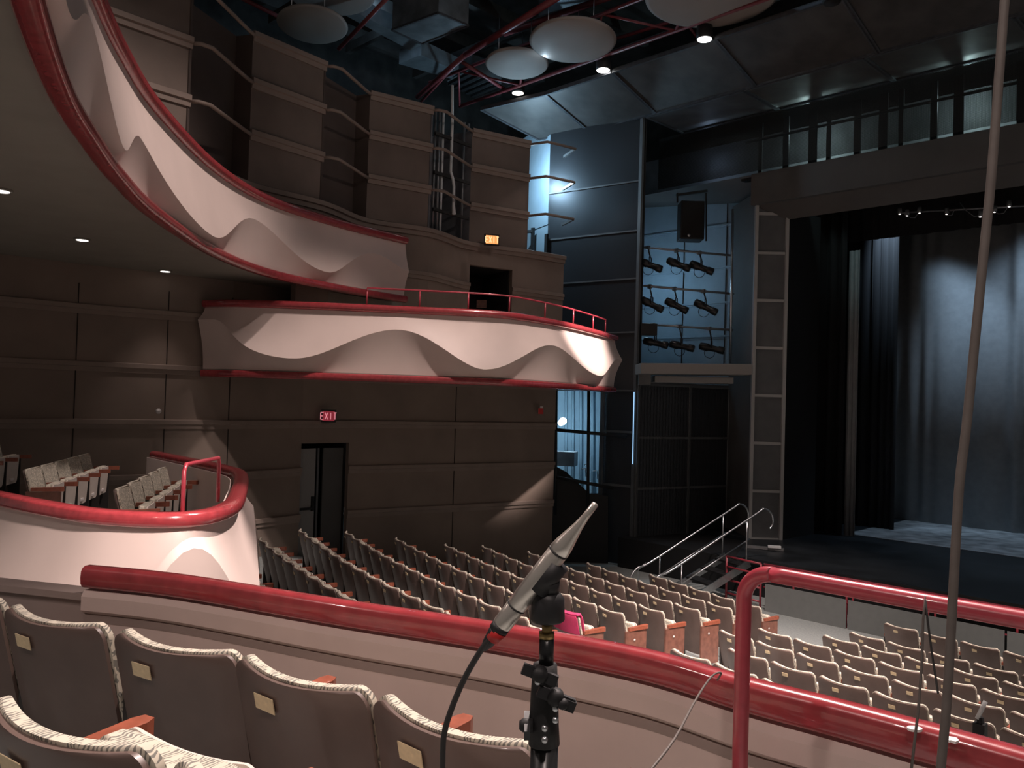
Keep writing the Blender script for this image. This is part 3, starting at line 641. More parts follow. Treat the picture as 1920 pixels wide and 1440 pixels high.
def rail_prof(z, h, d0, d1):                                    # rounded cap
    zc, hh = z, h/2; c = (d0+d1)/2; w_ = (d1-d0)/2
    return [(c+w_*math.copysign(abs(math.cos(t))**.7, math.cos(t)), zc+hh*math.copysign(abs(math.sin(t))**.7, math.sin(t))) for t in [2*math.pi*k/14 for k in range(14)]]
def marks_px(path, L, zt, zb, off, lo=0, hi=None):      # picture points of the wave edge -> (path index, height)
    out = []; N = normals(path)
    for px, py in L:
        best = None
        for i2 in range(lo*2, (hi or len(path)-1)*2):
            i = i2/2; k = int(i); t = i-k; x = path[k][0]*(1-t)+path[k+1][0]*t; y = path[k][1]*(1-t)+path[k+1][1]*t; a, b = N[k]
            for j in range(41):
                z = zb+.06+(zt-zb-.10)*j/40; o = off[0]+off[1]*(zt-z); p = proj((x+a*o, y+b*o, z)); d = (p[0]-px)**2+(p[1]-py)**2
                if best is None or d < best[0]: best = (d, i, z)
        out.append((best[1], best[2]))
    return sorted(out)
# upper sweeping balcony
UB0 = [(3, .5), (1, .48), (-1, .52), (-3, .72), (-4.2, .95), (-5.1, 1.24), (-6.4, 1.78), (-7.3, 2.24), (-8.45, 2.88), (-9.85, 3.8), (-11.75, 5.4), (-13.0, 6.95), (-13.65, 8.75), (-13.95, 10.65)]
ubp = smoothpath(UB0, 12)
UO = (.05, .13)
mk = marks_px(ubp, [(120, -10), (172, 40), (228, 283), (264, 257), (398, 443), (478, 412), (614, 511), (705, 475), (768, 508)], 3.27, 2.16, UO, 56)
mk = [(0, 2.9), (12, 2.6), (24, 3.1), (36, 2.6), (47, 3.1)]+mk
r = empty('upper_balcony', (-13.95, 10.65, 2.0), 'pinkish upper balcony front with wave relief sweeping across upper left', 'balcony')
lpart(front(ubp, 3.27, 2.16, mk, *UO), 'wave_front', r)
mb = MB(); mb.sweep(ubp, rail_prof(3.34, .17, -.2, .09), 'rail_red', smooth=True); lpart(mb, 'top_rail', r)
mb = MB(); mb.sweep(ubp, rail_prof(2.09, .15, -.06, .115), 'rail_red', smooth=True); lpart(mb, 'bottom_trim', r)
def guard(path, pxs, z0, z1, root, hook=True, rad=.018):
    pts = [at_px(path, px, (z0+z1)/2) for px in pxs]; top = []
    for q in pts:
        mb = MB(); mb.tube([(q[0], q[1], z0), (q[0], q[1], z1-.01)], rad*.9, 'pipe_red', 6); lpart(mb, 'guard_post', root)
    i0, i1 = pts[0][2], pts[-1][2]; n = 24; tp = [(pts[0][0], pts[0][1], z1-.06)]
    for k in range(n+1):
        s = i0+(i1-i0)*k/n; i = int(s); t = s-i; a, b = path[i], path[min(i+1, len(path)-1)]
        tp.append((a[0]+(b[0]-a[0])*t, a[1]+(b[1]-a[1])*t, z1))
    tp.append((pts[-1][0], pts[-1][1], z1-.06))
    mb = MB(); mb.tube(tp, rad, 'pipe_red', 8); lpart(mb, 'guard_rail', root)
guard(ubp, (428, 525, 626, 728), 3.4, 3.74, r)
sof = [p for p in ubp]+[(-14.9, 10.8), (-16.5, 9), (-16, 3), (-15, -4), (3, -4)]
mb = MB(); mb.prism(sof, 2.12, 2.2, 'soffit'); struct(mb.build('ceiling_soffit'))
for i, (px, y, lab) in enumerate(((3, 357, 'at the left picture edge'), (154, 449, 'in the middle of the soffit'), (310, 508, 'nearest the box below'))):
    c = atZ(px, y, 2.11); r = empty('recessed_downlight', tuple(c), 'small lit recessed downlight in the balcony soffit, '+lab, 'ceiling light', 'recessed downlights in the soffit')
    mb = MB(); mb.lathe([(.11, .01), (.11, -.012), (.085, -.012)], c, 'soffit', 18); lpart(mb, 'trim_ring', r)
    mb = MB(); mb.lathe([(.08, -.012), (.078, -.016)], c, 'lamp_dim', 16); lpart(mb, 'lens', r)
# mid balcony box
mp_ = [plan(378, 15.1), plan(420, 14.9), plan(470, 14.85), plan(600, 14.95), plan(750, 15.15), plan(880, 15.35), plan(950, 15.65), plan(1010, 16.4), plan(1060, 17.3), plan(1110, 18.7), plan(1150, 20.2)]
mbp = smoothpath(mp_, 10)
MO = (.13, .15)
mk = marks_px(mbp, [(376, 600), (396, 598), (548, 671), (745, 619), (905, 692), (1035, 647), (1125, 706), (1158, 674)], 1.57, .44, MO)
r = empty('side_balcony', (*mbp[-1], .35), 'long side balcony box with pale wave relief front between red trims', 'balcony')
lpart(front(mbp, 1.57, .44, mk, *MO), 'wave_front', r)
mb = MB(); mb.sweep(mbp, rail_prof(1.63, .15, -.2, .09), 'rail_red', smooth=True); lpart(mb, 'top_rail', r)
mb = MB(); mb.sweep(mbp, rail_prof(.36, .14, -.1, .07), 'rail_red', smooth=True); lpart(mb, 'bottom_trim', r)
guard(mbp, (688, 787, 878, 955, 1022, 1075, 1112, 1135), 1.7, 2.0, r)
mb = MB(); fl = list(mbp)+[plan(1100, 22), plan(1042, 21.5), plan(850, 19.8), plan(568, 17.2), plan(380, 15.6)]
mb.prism(fl, .40, .46, 'soffit'); struct(mb.build('floor_side_balcony'))
# grey box under the end of the upper balcony
mb = MB(); a, b = plan(610, 16.2), plan(768, 18.1); mb.sweep([a, b], [(-.15, 1.75), (-.15, 2.08), (-.6, 2.08), (-.3, 1.75)], 'soffit'); struct(mb.build('ceiling_bulkhead'))

# parterre side box (nose)
BX0 = [(-13.5, 1.0), (-11.5, 1.45), (-9.8, 1.75), (-8.5, 1.98), (-7.5, 2.14), (-6.75, 2.35), (-6.32, 2.8), (-6.75, 3.35), (-7.9, 4.02), (-8.8, 4.5), (-9.4, 4.78), (-9.9, 4.92), (-10.7, 5.02), (-13, 5.2)]
bxp = smoothpath(BX0, 10)
i6 = 60
mk = [(0, -2.9), (12, -2.6), (30, -3.0), (44, -2.2), (50, -2.9)]
q1 = at_px(bxp[:66], 345, -1.2); q2 = at_px(bxp[:66], 418, -1.6)
def idx(px, hi, lo_=0):
    q = min(range(lo_, hi), key=lambda i: abs(proj((*bxp[i], -1.2))[0]-px)); return q
i1, i2, i3, i4 = idx(235, 62), idx(345, 62), idx(428, 90, 58), idx(458, 100, 70)
mk = [(0, -1.5), (14, -2.3), (28, -1.9), (i1, -1.95), (i2, -1.19), (i3, -1.95), (i4, -1.27), (i4+14, -2.2), (118, -1.5), (130, -2)]
r = empty('parterre_box', (-8.5, 3.6, -1.8), 'white curved seating box with red padded rail at left', 'seating box')
lpart(front(bxp, -1.02, -3.5, mk, .10, .17), 'wave_front', r)
mb = MB(); mb.sweep(bxp, rail_prof(-.985, .125, -.08, .085), 'rail_red', smooth=True); lpart(mb, 'top_rail', r)
mb = MB(); mb.prism(list(bxp), -1.9, -1.84, 'carpet'); lpart(mb, 'box_floor', r)
a, b = atZ(342, 965, -.95), atZ(408, 941, -.95); zt = -.565
p = [a, Vector((a.x, a.y, zt-.05)), Vector((a.x, a.y, zt)).lerp(Vector((b.x, b.y, zt)), .05), Vector((b.x, b.y, zt)).lerp(Vector((a.x, a.y, zt)), .03), Vector((b.x, b.y, zt-.04)), b]
mb = MB(); mb.tube(p, .018, 'pipe_red', 8); lpart(mb, 'guard_rail', r)

# parapet in front of the camera
PB = [atZ(px, y, -.82) for px, y in ((168, 1078), (340, 1096), (640, 1145), (920, 1188), (1200, 1240), (1400, 1297), (1560, 1338), (1700, 1376), (1900, 1432))]
PB = [(p.x, p.y) for p in PB]; PB += [(PB[-1][0]+1.2, PB[-1][1]-.02), (PB[-1][0]+3, PB[-1][1]-.15)]
pbp = smoothpath(PB, 8)
d0 = Vector(PB[0])-Vector(PB[1]); d0.normalize()
lft = [tuple(Vector(PB[0])+d0*t+Vector((0, -.02*t*t))) for t in (6, 4.5, 3, 2, 1, 0)]
r = empty('parapet', (PB[4][0], PB[4][1], -1.65), 'long curved parapet with thick red cap rail in the foreground', 'parapet')
mb = MB(); mb.sweep(pbp, rail_prof(-.822, .098, -.025, .055), 'rail_red', smooth=True, caps=True); lpart(mb, 'cap_rail', r)
mb = MB(); mb.sweep(pbp, [(-.08, -3.0), (-.08, -.88), (.03, -.88), (.045, -.905), (.045, -.965), (.02, -.985), (.02, -1.65), (.0, -3.0)], 'parapet_wall'); lpart(mb, 'parapet_face', r)
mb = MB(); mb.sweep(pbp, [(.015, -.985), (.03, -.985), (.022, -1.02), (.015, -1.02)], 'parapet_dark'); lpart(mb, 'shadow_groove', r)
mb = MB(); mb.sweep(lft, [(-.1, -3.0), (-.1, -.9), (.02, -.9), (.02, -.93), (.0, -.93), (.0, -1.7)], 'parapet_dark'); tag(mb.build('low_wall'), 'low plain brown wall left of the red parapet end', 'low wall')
# white paint marks on the cap rail
for (px, y, rx, lab) in ((1715, 1366, .018, 'small oval white paint patch on the red parapet rail'), (1780, 1385, .022, 'ragged white paint patch on the red rail beside the hanging cable')):
    c = atZ(px, y, -.775); mb = MB(); n = 14; rg = random.Random(px)
    ring = [c+rgt*math.cos(2*math.pi*k/n)*rx*(1 if px < 1750 else rg.uniform(.5, 1.3))+fwd*math.sin(2*math.pi*k/n)*rx*.8*(1 if px < 1750 else rg.uniform(.5, 1.3)) for k in range(n)]
    mb.add([p+Vector((0, 0, .002)) for p in ring]+[p-Vector((0, 0, .004)) for p in ring], [tuple(range(n))]+[(k, (k+1) % n, n+(k+1) % n, n+k) for k in range(n)], 'white_paint')
    tag(mb.build('paint_patch'), lab, 'paint patch')
# foreground guard pipe
lx, ly, gz, gr = -1.054, 1.90, -.405, .075
pts = [(lx, ly+.26, -1.03), (lx, ly+.18, -1.03), (lx, ly+.08, -1.02), (lx, ly+.02, -.98), (lx, ly, -.92), (lx, ly, -.70), (lx, ly, gz-gr-.03)]
pts += [(lx+gr*(1-math.cos(R(15*k))), ly, gz-gr+gr*math.sin(R(15*k))) for k in range(7)]+[(lx+gr+.03, ly, gz), (lx+.4, ly, gz), (lx+1.6, ly+.01, gz), (lx+3.2, ly+.02, gz)]
mb = MB(); mb.tube(smoothpath(pts, 3), .0195, 'pipe_red', 16); r = tag(mb.build('guard_pipe'), 'thick red guard pipe bent over the parapet at right foreground', 'railing')
# parterre floor
mb = MB(); mb.prism([(PB[0][0]-5, PB[0][1]-.8)]+[(x, y-.02) for x, y in pbp]+[(3, -3), (-9, -3)], -1.72, -1.65, 'carpet'); struct(mb.build('floor_parterre'))

# ------------------------------------------------------------ seats
def slab(mb, hw, z0, z1, y0, y1, m, rad=.07, curve=.050, rec=.24, zr=.45, nu=12, nv=8, dip=.012, rb=.0, round_=0.3):
    fr, bk = [], []
    zs = [z0+(z1-rad-z0)*j/nv for j in range(nv)]+[z1-rad+rad*math.sin(R(15*k)) for k in range(7)]
    if rb: zs = [z0+rb*(1-math.cos(R(15*k))) for k in range(6)]+[q for q in zs if q > z0+rb]
    nv = len(zs)-1
    for j in range(nv+1):
        z = zs[j]; ex = max(0, z-(z1-rad)); exb = max(0, (z0+rb)-z) if rb else 0
        h = hw-rad+math.sqrt(max(0, rad*rad-ex*ex)); 
        if rb: h -= rb-math.sqrt(max(0, rb*rb-exb*exb))
        a, b = [], []
        for i in range(nu+1):
            u = -1+2*i/nu; zz = z-dip*(1-u*u)*(z-z0)/(z1-z0)
            yb = curve*(u*u)-(z-zr)*rec; edge = max(abs(u), 0)
            e = 1-round_*(edge**6)
            mid = (y0+y1)/2; hh = (y1-y0)/2*e
            a.append((u*h, yb+mid+hh, zz)); b.append((u*h, yb+mid-hh, zz))
        fr.append(a); bk.append(b)
    mb.grid(fr, m); mb.grid(bk, m, flip=True)
    ring = lambda g: g[0]+[r_[-1] for r_ in g[1:]]+g[-1][::-1][1:]+[r_[0] for r_ in g[::-1][1:-1]]
    a, b = ring(fr), ring(bk); n = len(a); mb.add(a+b, [(k, (k+1) % n, n+(k+1) % n, n+k) for k in range(n)], m, True)
def seat_meshes():
    S = {}
    def done(mb, name): o = mb.build(name); me = o.data; bpy.data.objects.remove(o); S[name] = me
    mb = MB(); slab(mb, .262, .17, .851, -.024, -.006, 'ply', .047); done(mb, 'backrest_shell')
    mb = MB(); slab(mb, .266, .36, .859, -.006, .024, 'fabric', .050, round_=.35); done(mb, 'back_pad')
    mb = MB(); slab(mb, .235, .30, .69, .12, .205, 'fabric', .05, rec=-.06, curve=.01, rb=.06, round_=.5)
    slab(mb, .232, .30, .685, .205, .218, 'cushion_back', .05, rec=-.06, curve=.01, rb=.06, nu=6); mb.box((0, .222, .36), (.13, .014, .028), 'white_paint'); done(mb, 'seat_cushion')
    mb = MB(); y0, y1 = .035, .37; prof = [(-.022, y0), (.022, y0), (.03, y1-.03), (.018, y1), (-.018, y1), (-.03, y1-.03)]
    n = len(prof); mb.add([(x, y, .625+.0*max(0, (y-.1))) for x, y in prof]+[(x, y, .665+.04*max(0, (y-.1))) for x, y in prof], [tuple(range(n))[::-1], tuple(range(n, 2*n))]+[(i, (i+1) % n, n+(i+1) % n, n+i) for i in range(n)], 'wood_arm'); done(mb, 'armrest')
    mb = MB(); mb.box((0, .13, .31), (.022, .22, .62), 'seat_dark'); mb.box((0, .10, .012), (.07, .26, .024), 'seat_dark'); done(mb, 'leg')
    mb = MB(); mb.box((0, .16, .335), (.03, .36, .57), 'wood_end'); mb.box((0, .12, .03), (.04, .2, .06), 'seat_dark'); done(mb, 'end_panel')
    mb = MB(); mb.lathe([(.016, 0), (.014, .004)], (0, 0, 0), 'label_disc', 14, (1, 0, 0)); done(mb, 'row_label')
    mb = MB(); mb.lathe([(.04, 0), (.032, .02), (.01, .03)], (0, 0, 0), 'label_disc', 14, (1, 0, 0)); done(mb, 'aisle_light')
    z = .775; yb = -(z-.45)*.24-.031
    TP = Matrix.Rotation(math.atan(.24), 4, 'X'); mb = MB(); mb.box((-.04, yb-.001, z), (.066, .005, .038), 'plate', mtx=TP); done(mb, 'number_plate')
    mb = MB(); mb.box((-.08, yb+.0045, z-.01), (.085, .0025, .046), 'plate', mtx=TP@Matrix.Rotation(-.08, 4, 'Z')); done(mb, 'paper_label')
    return S
SM = seat_meshes()
_bev = {}
def put(name, root, loc=(0, 0, 0), sx=1, rz=0, me=None, nm=None):
    o = bpy.data.objects.new(nm or name, SM[me or name]); C.objects.link(o); o.parent = root; o.location = loc; o.scale = (sx, 1, 1); o.rotation_euler = (0, 0, rz); return o
PITCH_S = .57
def seat(x, y, z, rz, label, group, left_arm=True, right_arm=False, end=None, plate='number_plate', light=False):
    """rz: direction the seat faces (0 = +Y)."""
    r = empty('theater_seat', (x, y, z), label, 'theater seat', group, rz)
    put('backrest_shell', r); put('back_pad', r); put('seat_cushion', r)
    if plate: put(plate, r)
    for s, on in ((-1, left_arm), (1, right_arm)):
        if on: put('armrest', r, (s*PITCH_S/2, 0, 0)); 
        if on and end != s: put('leg', r, (s*PITCH_S/2, 0, 0))
    if end:
        e = put('end_panel', r, (end*PITCH_S/2, 0, 0)); d = put('row_label', e, (end*.016, .13, .50), sx=end)
        if light: put('aisle_light', e, (end*.016, .2, .27), sx=end)
    return r
def rowpt(k, x): # plan point on row k
    rr = row_R(k); return x, CY-math.sqrt(rr*rr-(x-CX)**2)
rw = ['front row', 'second row', 'third row', 'fourth row', 'fifth row', 'sixth row', 'seventh row', 'eighth row', 'ninth row', 'tenth row', 'eleventh row']
LEFT_END = {1: -9.6, 2: -10.65, 3: -11.8, 4: -12.25, 5: -12.55, 6: -12.85, 7: -13.2, 8: -13.4, 9: -12.1, 10: -10.0}
def visible(x, y, z, m=30):
    px, py = proj((x, y, z))
    if px < -60 or px > 1975 or py < 0 or py > 1460: return False
    q = at_px(pbp, px, -.77)
    if q:
        py2 = proj((q[0], q[1], -.77))[1]
        if py > py2+m: return False
    return True
for k in range(1, 11):
    rr = row_R(k); h = row_h(k); z = -h-.86
    a0 = math.asin((-6.6-.28-CX)/rr); n = int(round((-6.6-LEFT_END[k])/PITCH_S))
    for i in range(n):
        a = a0-i*PITCH_S/rr; x, y = CX+rr*math.sin(a), CY-rr*math.cos(a)
        if not visible(x, y, z+.86): continue
        zz = floor_z(rr)
        seat(x, y, zz, a, 'brown folding seat, %s from centre aisle, %s of left orchestra block' % (ordw[i], rw[k-1]), 'seats of the left orchestra block', True, i == 0, 1 if i == 0 else None, light=(i == 0 and k in (2, 4, 6)))
RLEFT = {0: -5.0, 1: -5.65, 2: -5.5, 3: -5.45, 4: -5.3, 5: -5.2, 6: -5.1, 7: -5.0}
offs = {0: -4.93, 1: -4.91, 2: -4.95, 3: -4.42, 4: -4.27, 5: -3.26, 6: -2.99, 7: -3.5}
scl = {k: row_h(k)/m for k, m in zip(range(7), (3.23, 3.13, 3.43, 2.96, 3.10, 2.77, 2.77))}; scl[7] = 1
for k in range(0, 8):
    rr = row_R(k); h = row_h(k); xc = offs[k]*scl[k]+.26
    nleft = [0, 0, 1, 2, 3, 3, 4, 3][k]; xc -= nleft*PITCH_S
    for i in range(9):
        a = math.asin((xc-CX)/rr)+i*PITCH_S/rr; x, y = CX+rr*math.sin(a), CY-rr*math.cos(a)
        if not visible(x, y, -h, 34): continue
        seat(x, y, floor_z(rr), a, 'brown folding seat, %s from left end, %s of right orchestra block' % (ordw[i], rw[k]), 'seats of the right orchestra block', i == 0, True, None)
# pink cloth hung over the end seat of the sixth row
a0 = math.asin((-6.6-.28-CX)/row_R(6)); x, y = CX+row_R(6)*math.sin(a0), CY-row_R(6)*math.cos(a0)
mb = MB(); slab(mb, .272, .62, .875, -.042, -.030, 'pink_cloth', .07, nu=12); slab(mb, .272, .60, .875, .048, .062, 'pink_cloth', .07); slab(mb, .272, .862, .882, -.04, .06, 'pink_cloth', .015, nv=2)
o = mb.build('pink_cover'); o.location = (x, y, floor_z(row_R(6))); o.rotation_euler = (0, 0, a0); tag(o, 'bright pink cloth cover draped over an orchestra seat back by the aisle', 'cloth')

# near row A
A_ = [(-3.4, .86), (-2.85, 1.035), (-2.35, 1.22), (-1.81, 1.335)]
A_ = [(x*.975, y*.975) for x, y in A_]; zA = -.78*.975-.86
tops = [atZ(px, y, -.77) for px, y in ((15, 1130), (220, 1175), (448, 1222), (705, 1295))]
cor = [(t.x, t.y) for t in tops]
lab = ['second seat from the left in the near foreground row', 'third seat from the left in the near foreground row', 'fourth seat from the left in the near foreground row', 'end seat of the foreground row, behind the microphone stand']
dv = [Vector(cor[i+1])-Vector(cor[i]) for i in range(3)]; dv.append(Vector((.545, .075)))
def nearseat(c, d, z, label, grp, **k):
    an = math.atan2(d[1], d[0]); u = Vector((math.cos(an), math.sin(an))); n = Vector((-u.y, u.x))
    p = Vector(c)+u*.268; p = p-n*(.055-.41*.24)     # corner sits forward of the root line
    return seat(p.x, p.y, z, an, label, grp, **k)
d_ = Vector(dv[0]).normalized()*.57
nearseat(Vector(cor[0])-Vector((.56, .17)), (.56, .19), -.77-.86, 'leftmost seat cut by the picture edge in the near foreground row', 'near foreground row', plate='paper_label', right_arm=True)
for i in range(4):
    nearseat(cor[i], dv[i], -.77-.86, 'brown seat back with patterned rim, '+lab[i], 'near foreground row', plate='paper_label', right_arm=True, left_arm=False)
# row B
c2 = atZ(285, 1402, -.655); an = R(16)
u2 = Vector((math.cos(an), math.sin(an)))
c1 = Vector((c2.x, c2.y))-u2*.52
nearseat(c1, u2, -.655-.86, 'closest seat back at the bottom left corner with patterned rim', 'closest row at bottom left', plate='paper_label', right_arm=True)
nearseat(c1+u2*.57, u2, -.655-.86, 'seat right of the closest one, mostly below the picture', 'closest row at bottom left', plate='paper_label', right_arm=True, left_arm=False)

for o_ in [q for q in C.objects if q.name.startswith('seat_cushion') and q.parent and q.parent.get('group') == 'closest row at bottom left']: o_.location = (0, .02, .02)

# box seats
def seatline(a, b, n, zt, where, start=0):
    a, b = Vector(a), Vector(b); d = (a-b).normalized(); an = math.atan2(d.y, d.x)
    for i in range(n):
        p = a-d*PITCH_S*(i+.5)
        seat(p.x, p.y, zt-.86, an, 'cream patterned box seat, %s from near end of the %s' % (ordw[i], where), 'seats in the side box', True, i == 0, 1 if i == 0 else None)
seatline((-10.35, 2.75), (-13.1, 4.4), 5, -.92, 'middle box row')
seatline((-8.55, 3.1), (-11.0, 4.6), 5, -.99, 'box row by the guard rail')
seatline((-11.0, 1.95), (-13.3, 3.3), 4, -.74, 'leftmost box row')

# ------------------------------------------------------------ signs and wall fittings
def letters(mb, text, c, ux, uz, n, h, m, wd_=.55, st=.17):
    GL = {'E': [((0, 0), (0, 1)), ((0, 0), (1, 0)), ((0, .5), (.85, .5)), ((0, 1), (1, 1))], 'X': [((0, 0), (1, 1)), ((0, 1), (1, 0))], 'I': [((.5, 0), (.5, 1))], 'T': [((.5, 0), (.5, 1)), ((0, 1), (1, 1))]}
    adv = h*(wd_+.2); x = -adv*(len(text)-1)/2
    for ch in text:
        for (a, b) in GL[ch]:
            p = c+ux*(x+(a[0]-.5)*h*wd_)+uz*(a[1]-.5)*h+n*.012; q = c+ux*(x+(b[0]-.5)*h*wd_)+uz*(b[1]-.5)*h+n*.012
            mb.beam(p, q, .006, h*st, m, up=tuple(n.cross(q-p)) if (q-p).length else (0, 0, 1))
        x += adv
def exit_sign(px, y, f, w_, h_, face, let, lab, path):
    c = atF(px, y, f); n = -fwd.lerp(Vector((-1, 0, 0)), .3).normalized(); ux = Vector((0, 0, 1)).cross(n); 
    if ux.dot(rgt) < 0: ux = -ux
    r = empty('exit_sign', tuple(c), lab, 'exit sign'); mb = MB()
    T_ = Matrix((( ux.x, -n.x, 0, 0), (ux.y, -n.y, 0, 0), (0, 0, 1, 0), (0, 0, 0, 1)))
    mb.box(c, (w_+.06, .08, h_+.06), 'black', mtx=T_); lpart(mb, 'housing', r)
    mb = MB(); mb.box(c+n*.042, (w_, .006, h_), face, mtx=T_); lpart(mb, 'sign_face', r)
    mb = MB(); letters(mb, 'EXIT', c+n*.038, ux, Vector((0, 0, 1)), n, h_*.7, let, .42, .14); lpart(mb, 'letters', r)
q = at_px(W1, 700, 0)
exit_sign(616, 780, 17.1, .24, .20, 'exit_red', 'exit_letters_red', 'small red EXIT sign above the lower side door', W1)
exit_sign(922, 450, 19.7, .30, .20, 'exit_orange', 'exit_letters_orange', 'orange glowing EXIT sign on the brown panel above the balcony doorway', UP)
c = atF(1014, 771, 20.35); r = empty('fire_alarm', tuple(c), 'small red fire alarm with white top near the end of side wall', 'fire alarm')
mb = MB(); mb.box(c, (.12, .08, .14), 'alarm_red', rz=YAW); lpart(mb, 'alarm_body', r); mb = MB(); mb.box(c+Vector((.02, 0, .1)), (.07, .06, .05), 'white_paint', rz=YAW); lpart(mb, 'strobe', r)
mb = MB(); c = atF(297, 771, 14.6); mb.lathe([(.05, 0), (.03, .03), (.015, .06)], c, 'white_paint', 10, (1, -.3, 0)); mb.beam(c-rgt*.04, c+rgt*.05, .02, .02, 'white_paint'); tag(mb.build('wall_fitting'), 'tiny white fitting on the brown wall above the box seats', 'wall fitting')
mb = MB(); c = atF(903, 570, 20.9); mb.box(c, (.25, .03, .2), 'wood_end', rz=YAW); tag(mb.build('faint_sign'), 'faint dark exit plate inside the balcony doorway', 'sign')

# ------------------------------------------------------------ ceiling: discs, trusses, ducts
dl = ['round pale acoustic disc at left under the ceiling ducts', 'small round pale disc left of the largest lit disc', 'round pale disc with the bright blue lamp glow at its edge', 'large round disc cut by the top picture edge', 'round disc cut by the top edge at left of the duct']
for i, (px, y, zc, rx, tilt) in enumerate(((586, 48, 8.3, .78, .12), (969, 121, 8.3, .78, .1), (1074, 78, 8.3, 1.0, .1), (1335, -8, 8.3, 1.34, .05), (618, -12, 9.0, 1.0, .05))):
    c = atZ(px, y, zc); r = empty('acoustic_disc', tuple(c), dl[i], 'ceiling disc', 'round acoustic discs')
    mb = MB(); ax = (Vector((0, 0, 1))-Vector((c.x, c.y, 0)).normalized()*-tilt).normalized()
    mb.lathe([(rx*.3, -.03), (rx*.93, -.02), (rx, .02), (rx*.98, .05), (rx*.3, .06)], c, 'disc', 48, ax); lpart(mb, 'disc_board', r)
    mb = MB()
    for k in range(3): t = 2*math.pi*k/3; p = c+Vector((math.cos(t)*rx*.6, math.sin(t)*rx*.6, .03)); mb.tube([p, p+Vector((0, 0, 1.2))], .01, 'steel', 5)
    lpart(mb, 'hanger_wires', r)
def truss(p, lab, rad=.05):
    mb = MB()
    for a, b, rr in p: mb.tube([a, b], rr, 'truss_red', 8)
    return tag(mb.build('ceiling_truss'), lab, 'truss')
Z = lambda px, y, z: atZ(px, y, z)
a, b = Vector((-17.5, 15.1, 8.25)), Vector((4, 15.1, 8.25))
web = [(a, b, .05), (a+Vector((0, -1.1, .35)), b+Vector((0, -1.1, .35)), .045)]
for k in range(9): p = a.lerp(b, k/9); q = a.lerp(b, (k+.5)/9)+Vector((0, -1.1, .35)); web += [(p, q, .03), (q, a.lerp(b, (k+1)/9), .03)]
truss(web, 'red tubular truss running parallel to the canopy edge')
truss([(Z(783, 182, 8.4), Z(872, 103, 8.5), .07), (Z(872, 103, 8.5), Z(1050, -8, 8.9), .08)], 'thick red beam angled up to the top of the picture')
truss([(Z(860, 112, 8.6), Z(953, 172, 8.3), .05), (Z(855, 120, 8.5), Z(790, 190, 8.3), .04)], 'short red brace dropping right beside the small disc')
truss([(Z(945, 63, 9.2), Z(1150, -8, 9.4), .08)], 'pale-lit red beam above the middle discs')
truss([(Z(635, 92, 8.4), Z(730, -8, 8.9), .05), (Z(440, -10, 8.9), Z(600, 70, 8.9), .05)], 'dark red crossing beams behind the left disc')
truss([(Z(1150, 74, 8.9), Z(1300, 28, 8.9), .045), (Z(1285, 40, 8.6), Z(1310, 75, 8.2), .03)], 'red bar between the lit disc and the large disc')
r = empty('air_duct', tuple(atZ(805, 35, 9.3)), 'large boxy sheet metal air duct hanging at top centre left', 'duct')
mb = MB(); q = [atZ(735, 56, 8.9), atZ(822, 24, 8.9), atZ(878, 48, 8.9), atZ(792, 82, 8.9)]; n = 4
up4 = [p+Vector((0, 0, 1.3)) for p in q]; mb.add(q+up4, [(0, 1, 2, 3), (4, 5, 6, 7)]+[(i, (i+1) % 4, 4+(i+1) % 4, 4+i) for i in range(4)], 'duct'); lpart(mb, 'duct_body', r)
mb = MB()
for i in range(4): mb.beam(q[i], q[(i+1) % 4], .05, .05, 'canopy_edge')
lpart(mb, 'duct_flange', r)
for (p, lab_) in (([(640, 25), (660, 20), (790, 85), (770, 95)], 'narrow pale duct behind the left disc'), ([(748, 120), (790, 103), (860, 135), (845, 148)], 'pale lit rectangular vent above the beige wall panel'), ([(838, 152), (885, 128), (940, 160), (890, 180)], 'slatted light blue skylight grille left of the small disc'), ([(1010, 30), (1140, -10), (1170, -30), (1010, -20)], 'grey sheet duct above the lit disc')):
    zc = 9.2; q = [atZ(x_, y_, zc) for x_, y_ in p]; mb = MB(); u4 = [v+Vector((0, 0, .4)) for v in q]
    mb.add(q+u4, [(0, 1, 2, 3), (4, 5, 6, 7)]+[(i, (i+1) % 4, 4+(i+1) % 4, 4+i) for i in range(4)], 'duct')
    if 'slatted' in lab_:
        for k in range(5): mb.beam(q[0].lerp(q[3], (k+.5)/5)-Vector((0, 0, .06)), q[1].lerp(q[2], (k+.5)/5)-Vector((0, 0, .06)), .12, .05, 'black')
    tag(mb.build('air_duct'), lab_, 'duct')
mb = MB(); mb.prism([(-22, -4), (9, -4), (9, 28), (-22, 28)], 11.0, 11.1, 'dark_grid')
for k in range(14): x = -20+k*2.0; mb.beam((x, 0, 10.4), (x, 19, 10.4), .2, .35, 'dark_grid')
for k in range(8): y = 1+k*2.4; mb.beam((-20, y, 9.9), (8, y, 9.9), .15, .25, 'dark_grid')
struct(mb.build('ceiling'))
mb = MB(); mb.prism([(-22, -4), (-21.8, -4), (-21.8, 24), (-22, 24)], -4, 11, 'dark_grid'); mb.prism([(-22, 24), (-13.2, 24), (-13.2, 24.2), (-22, 24.2)], -4, 11, 'dark_grid'); struct(mb.build('wall_outer'))
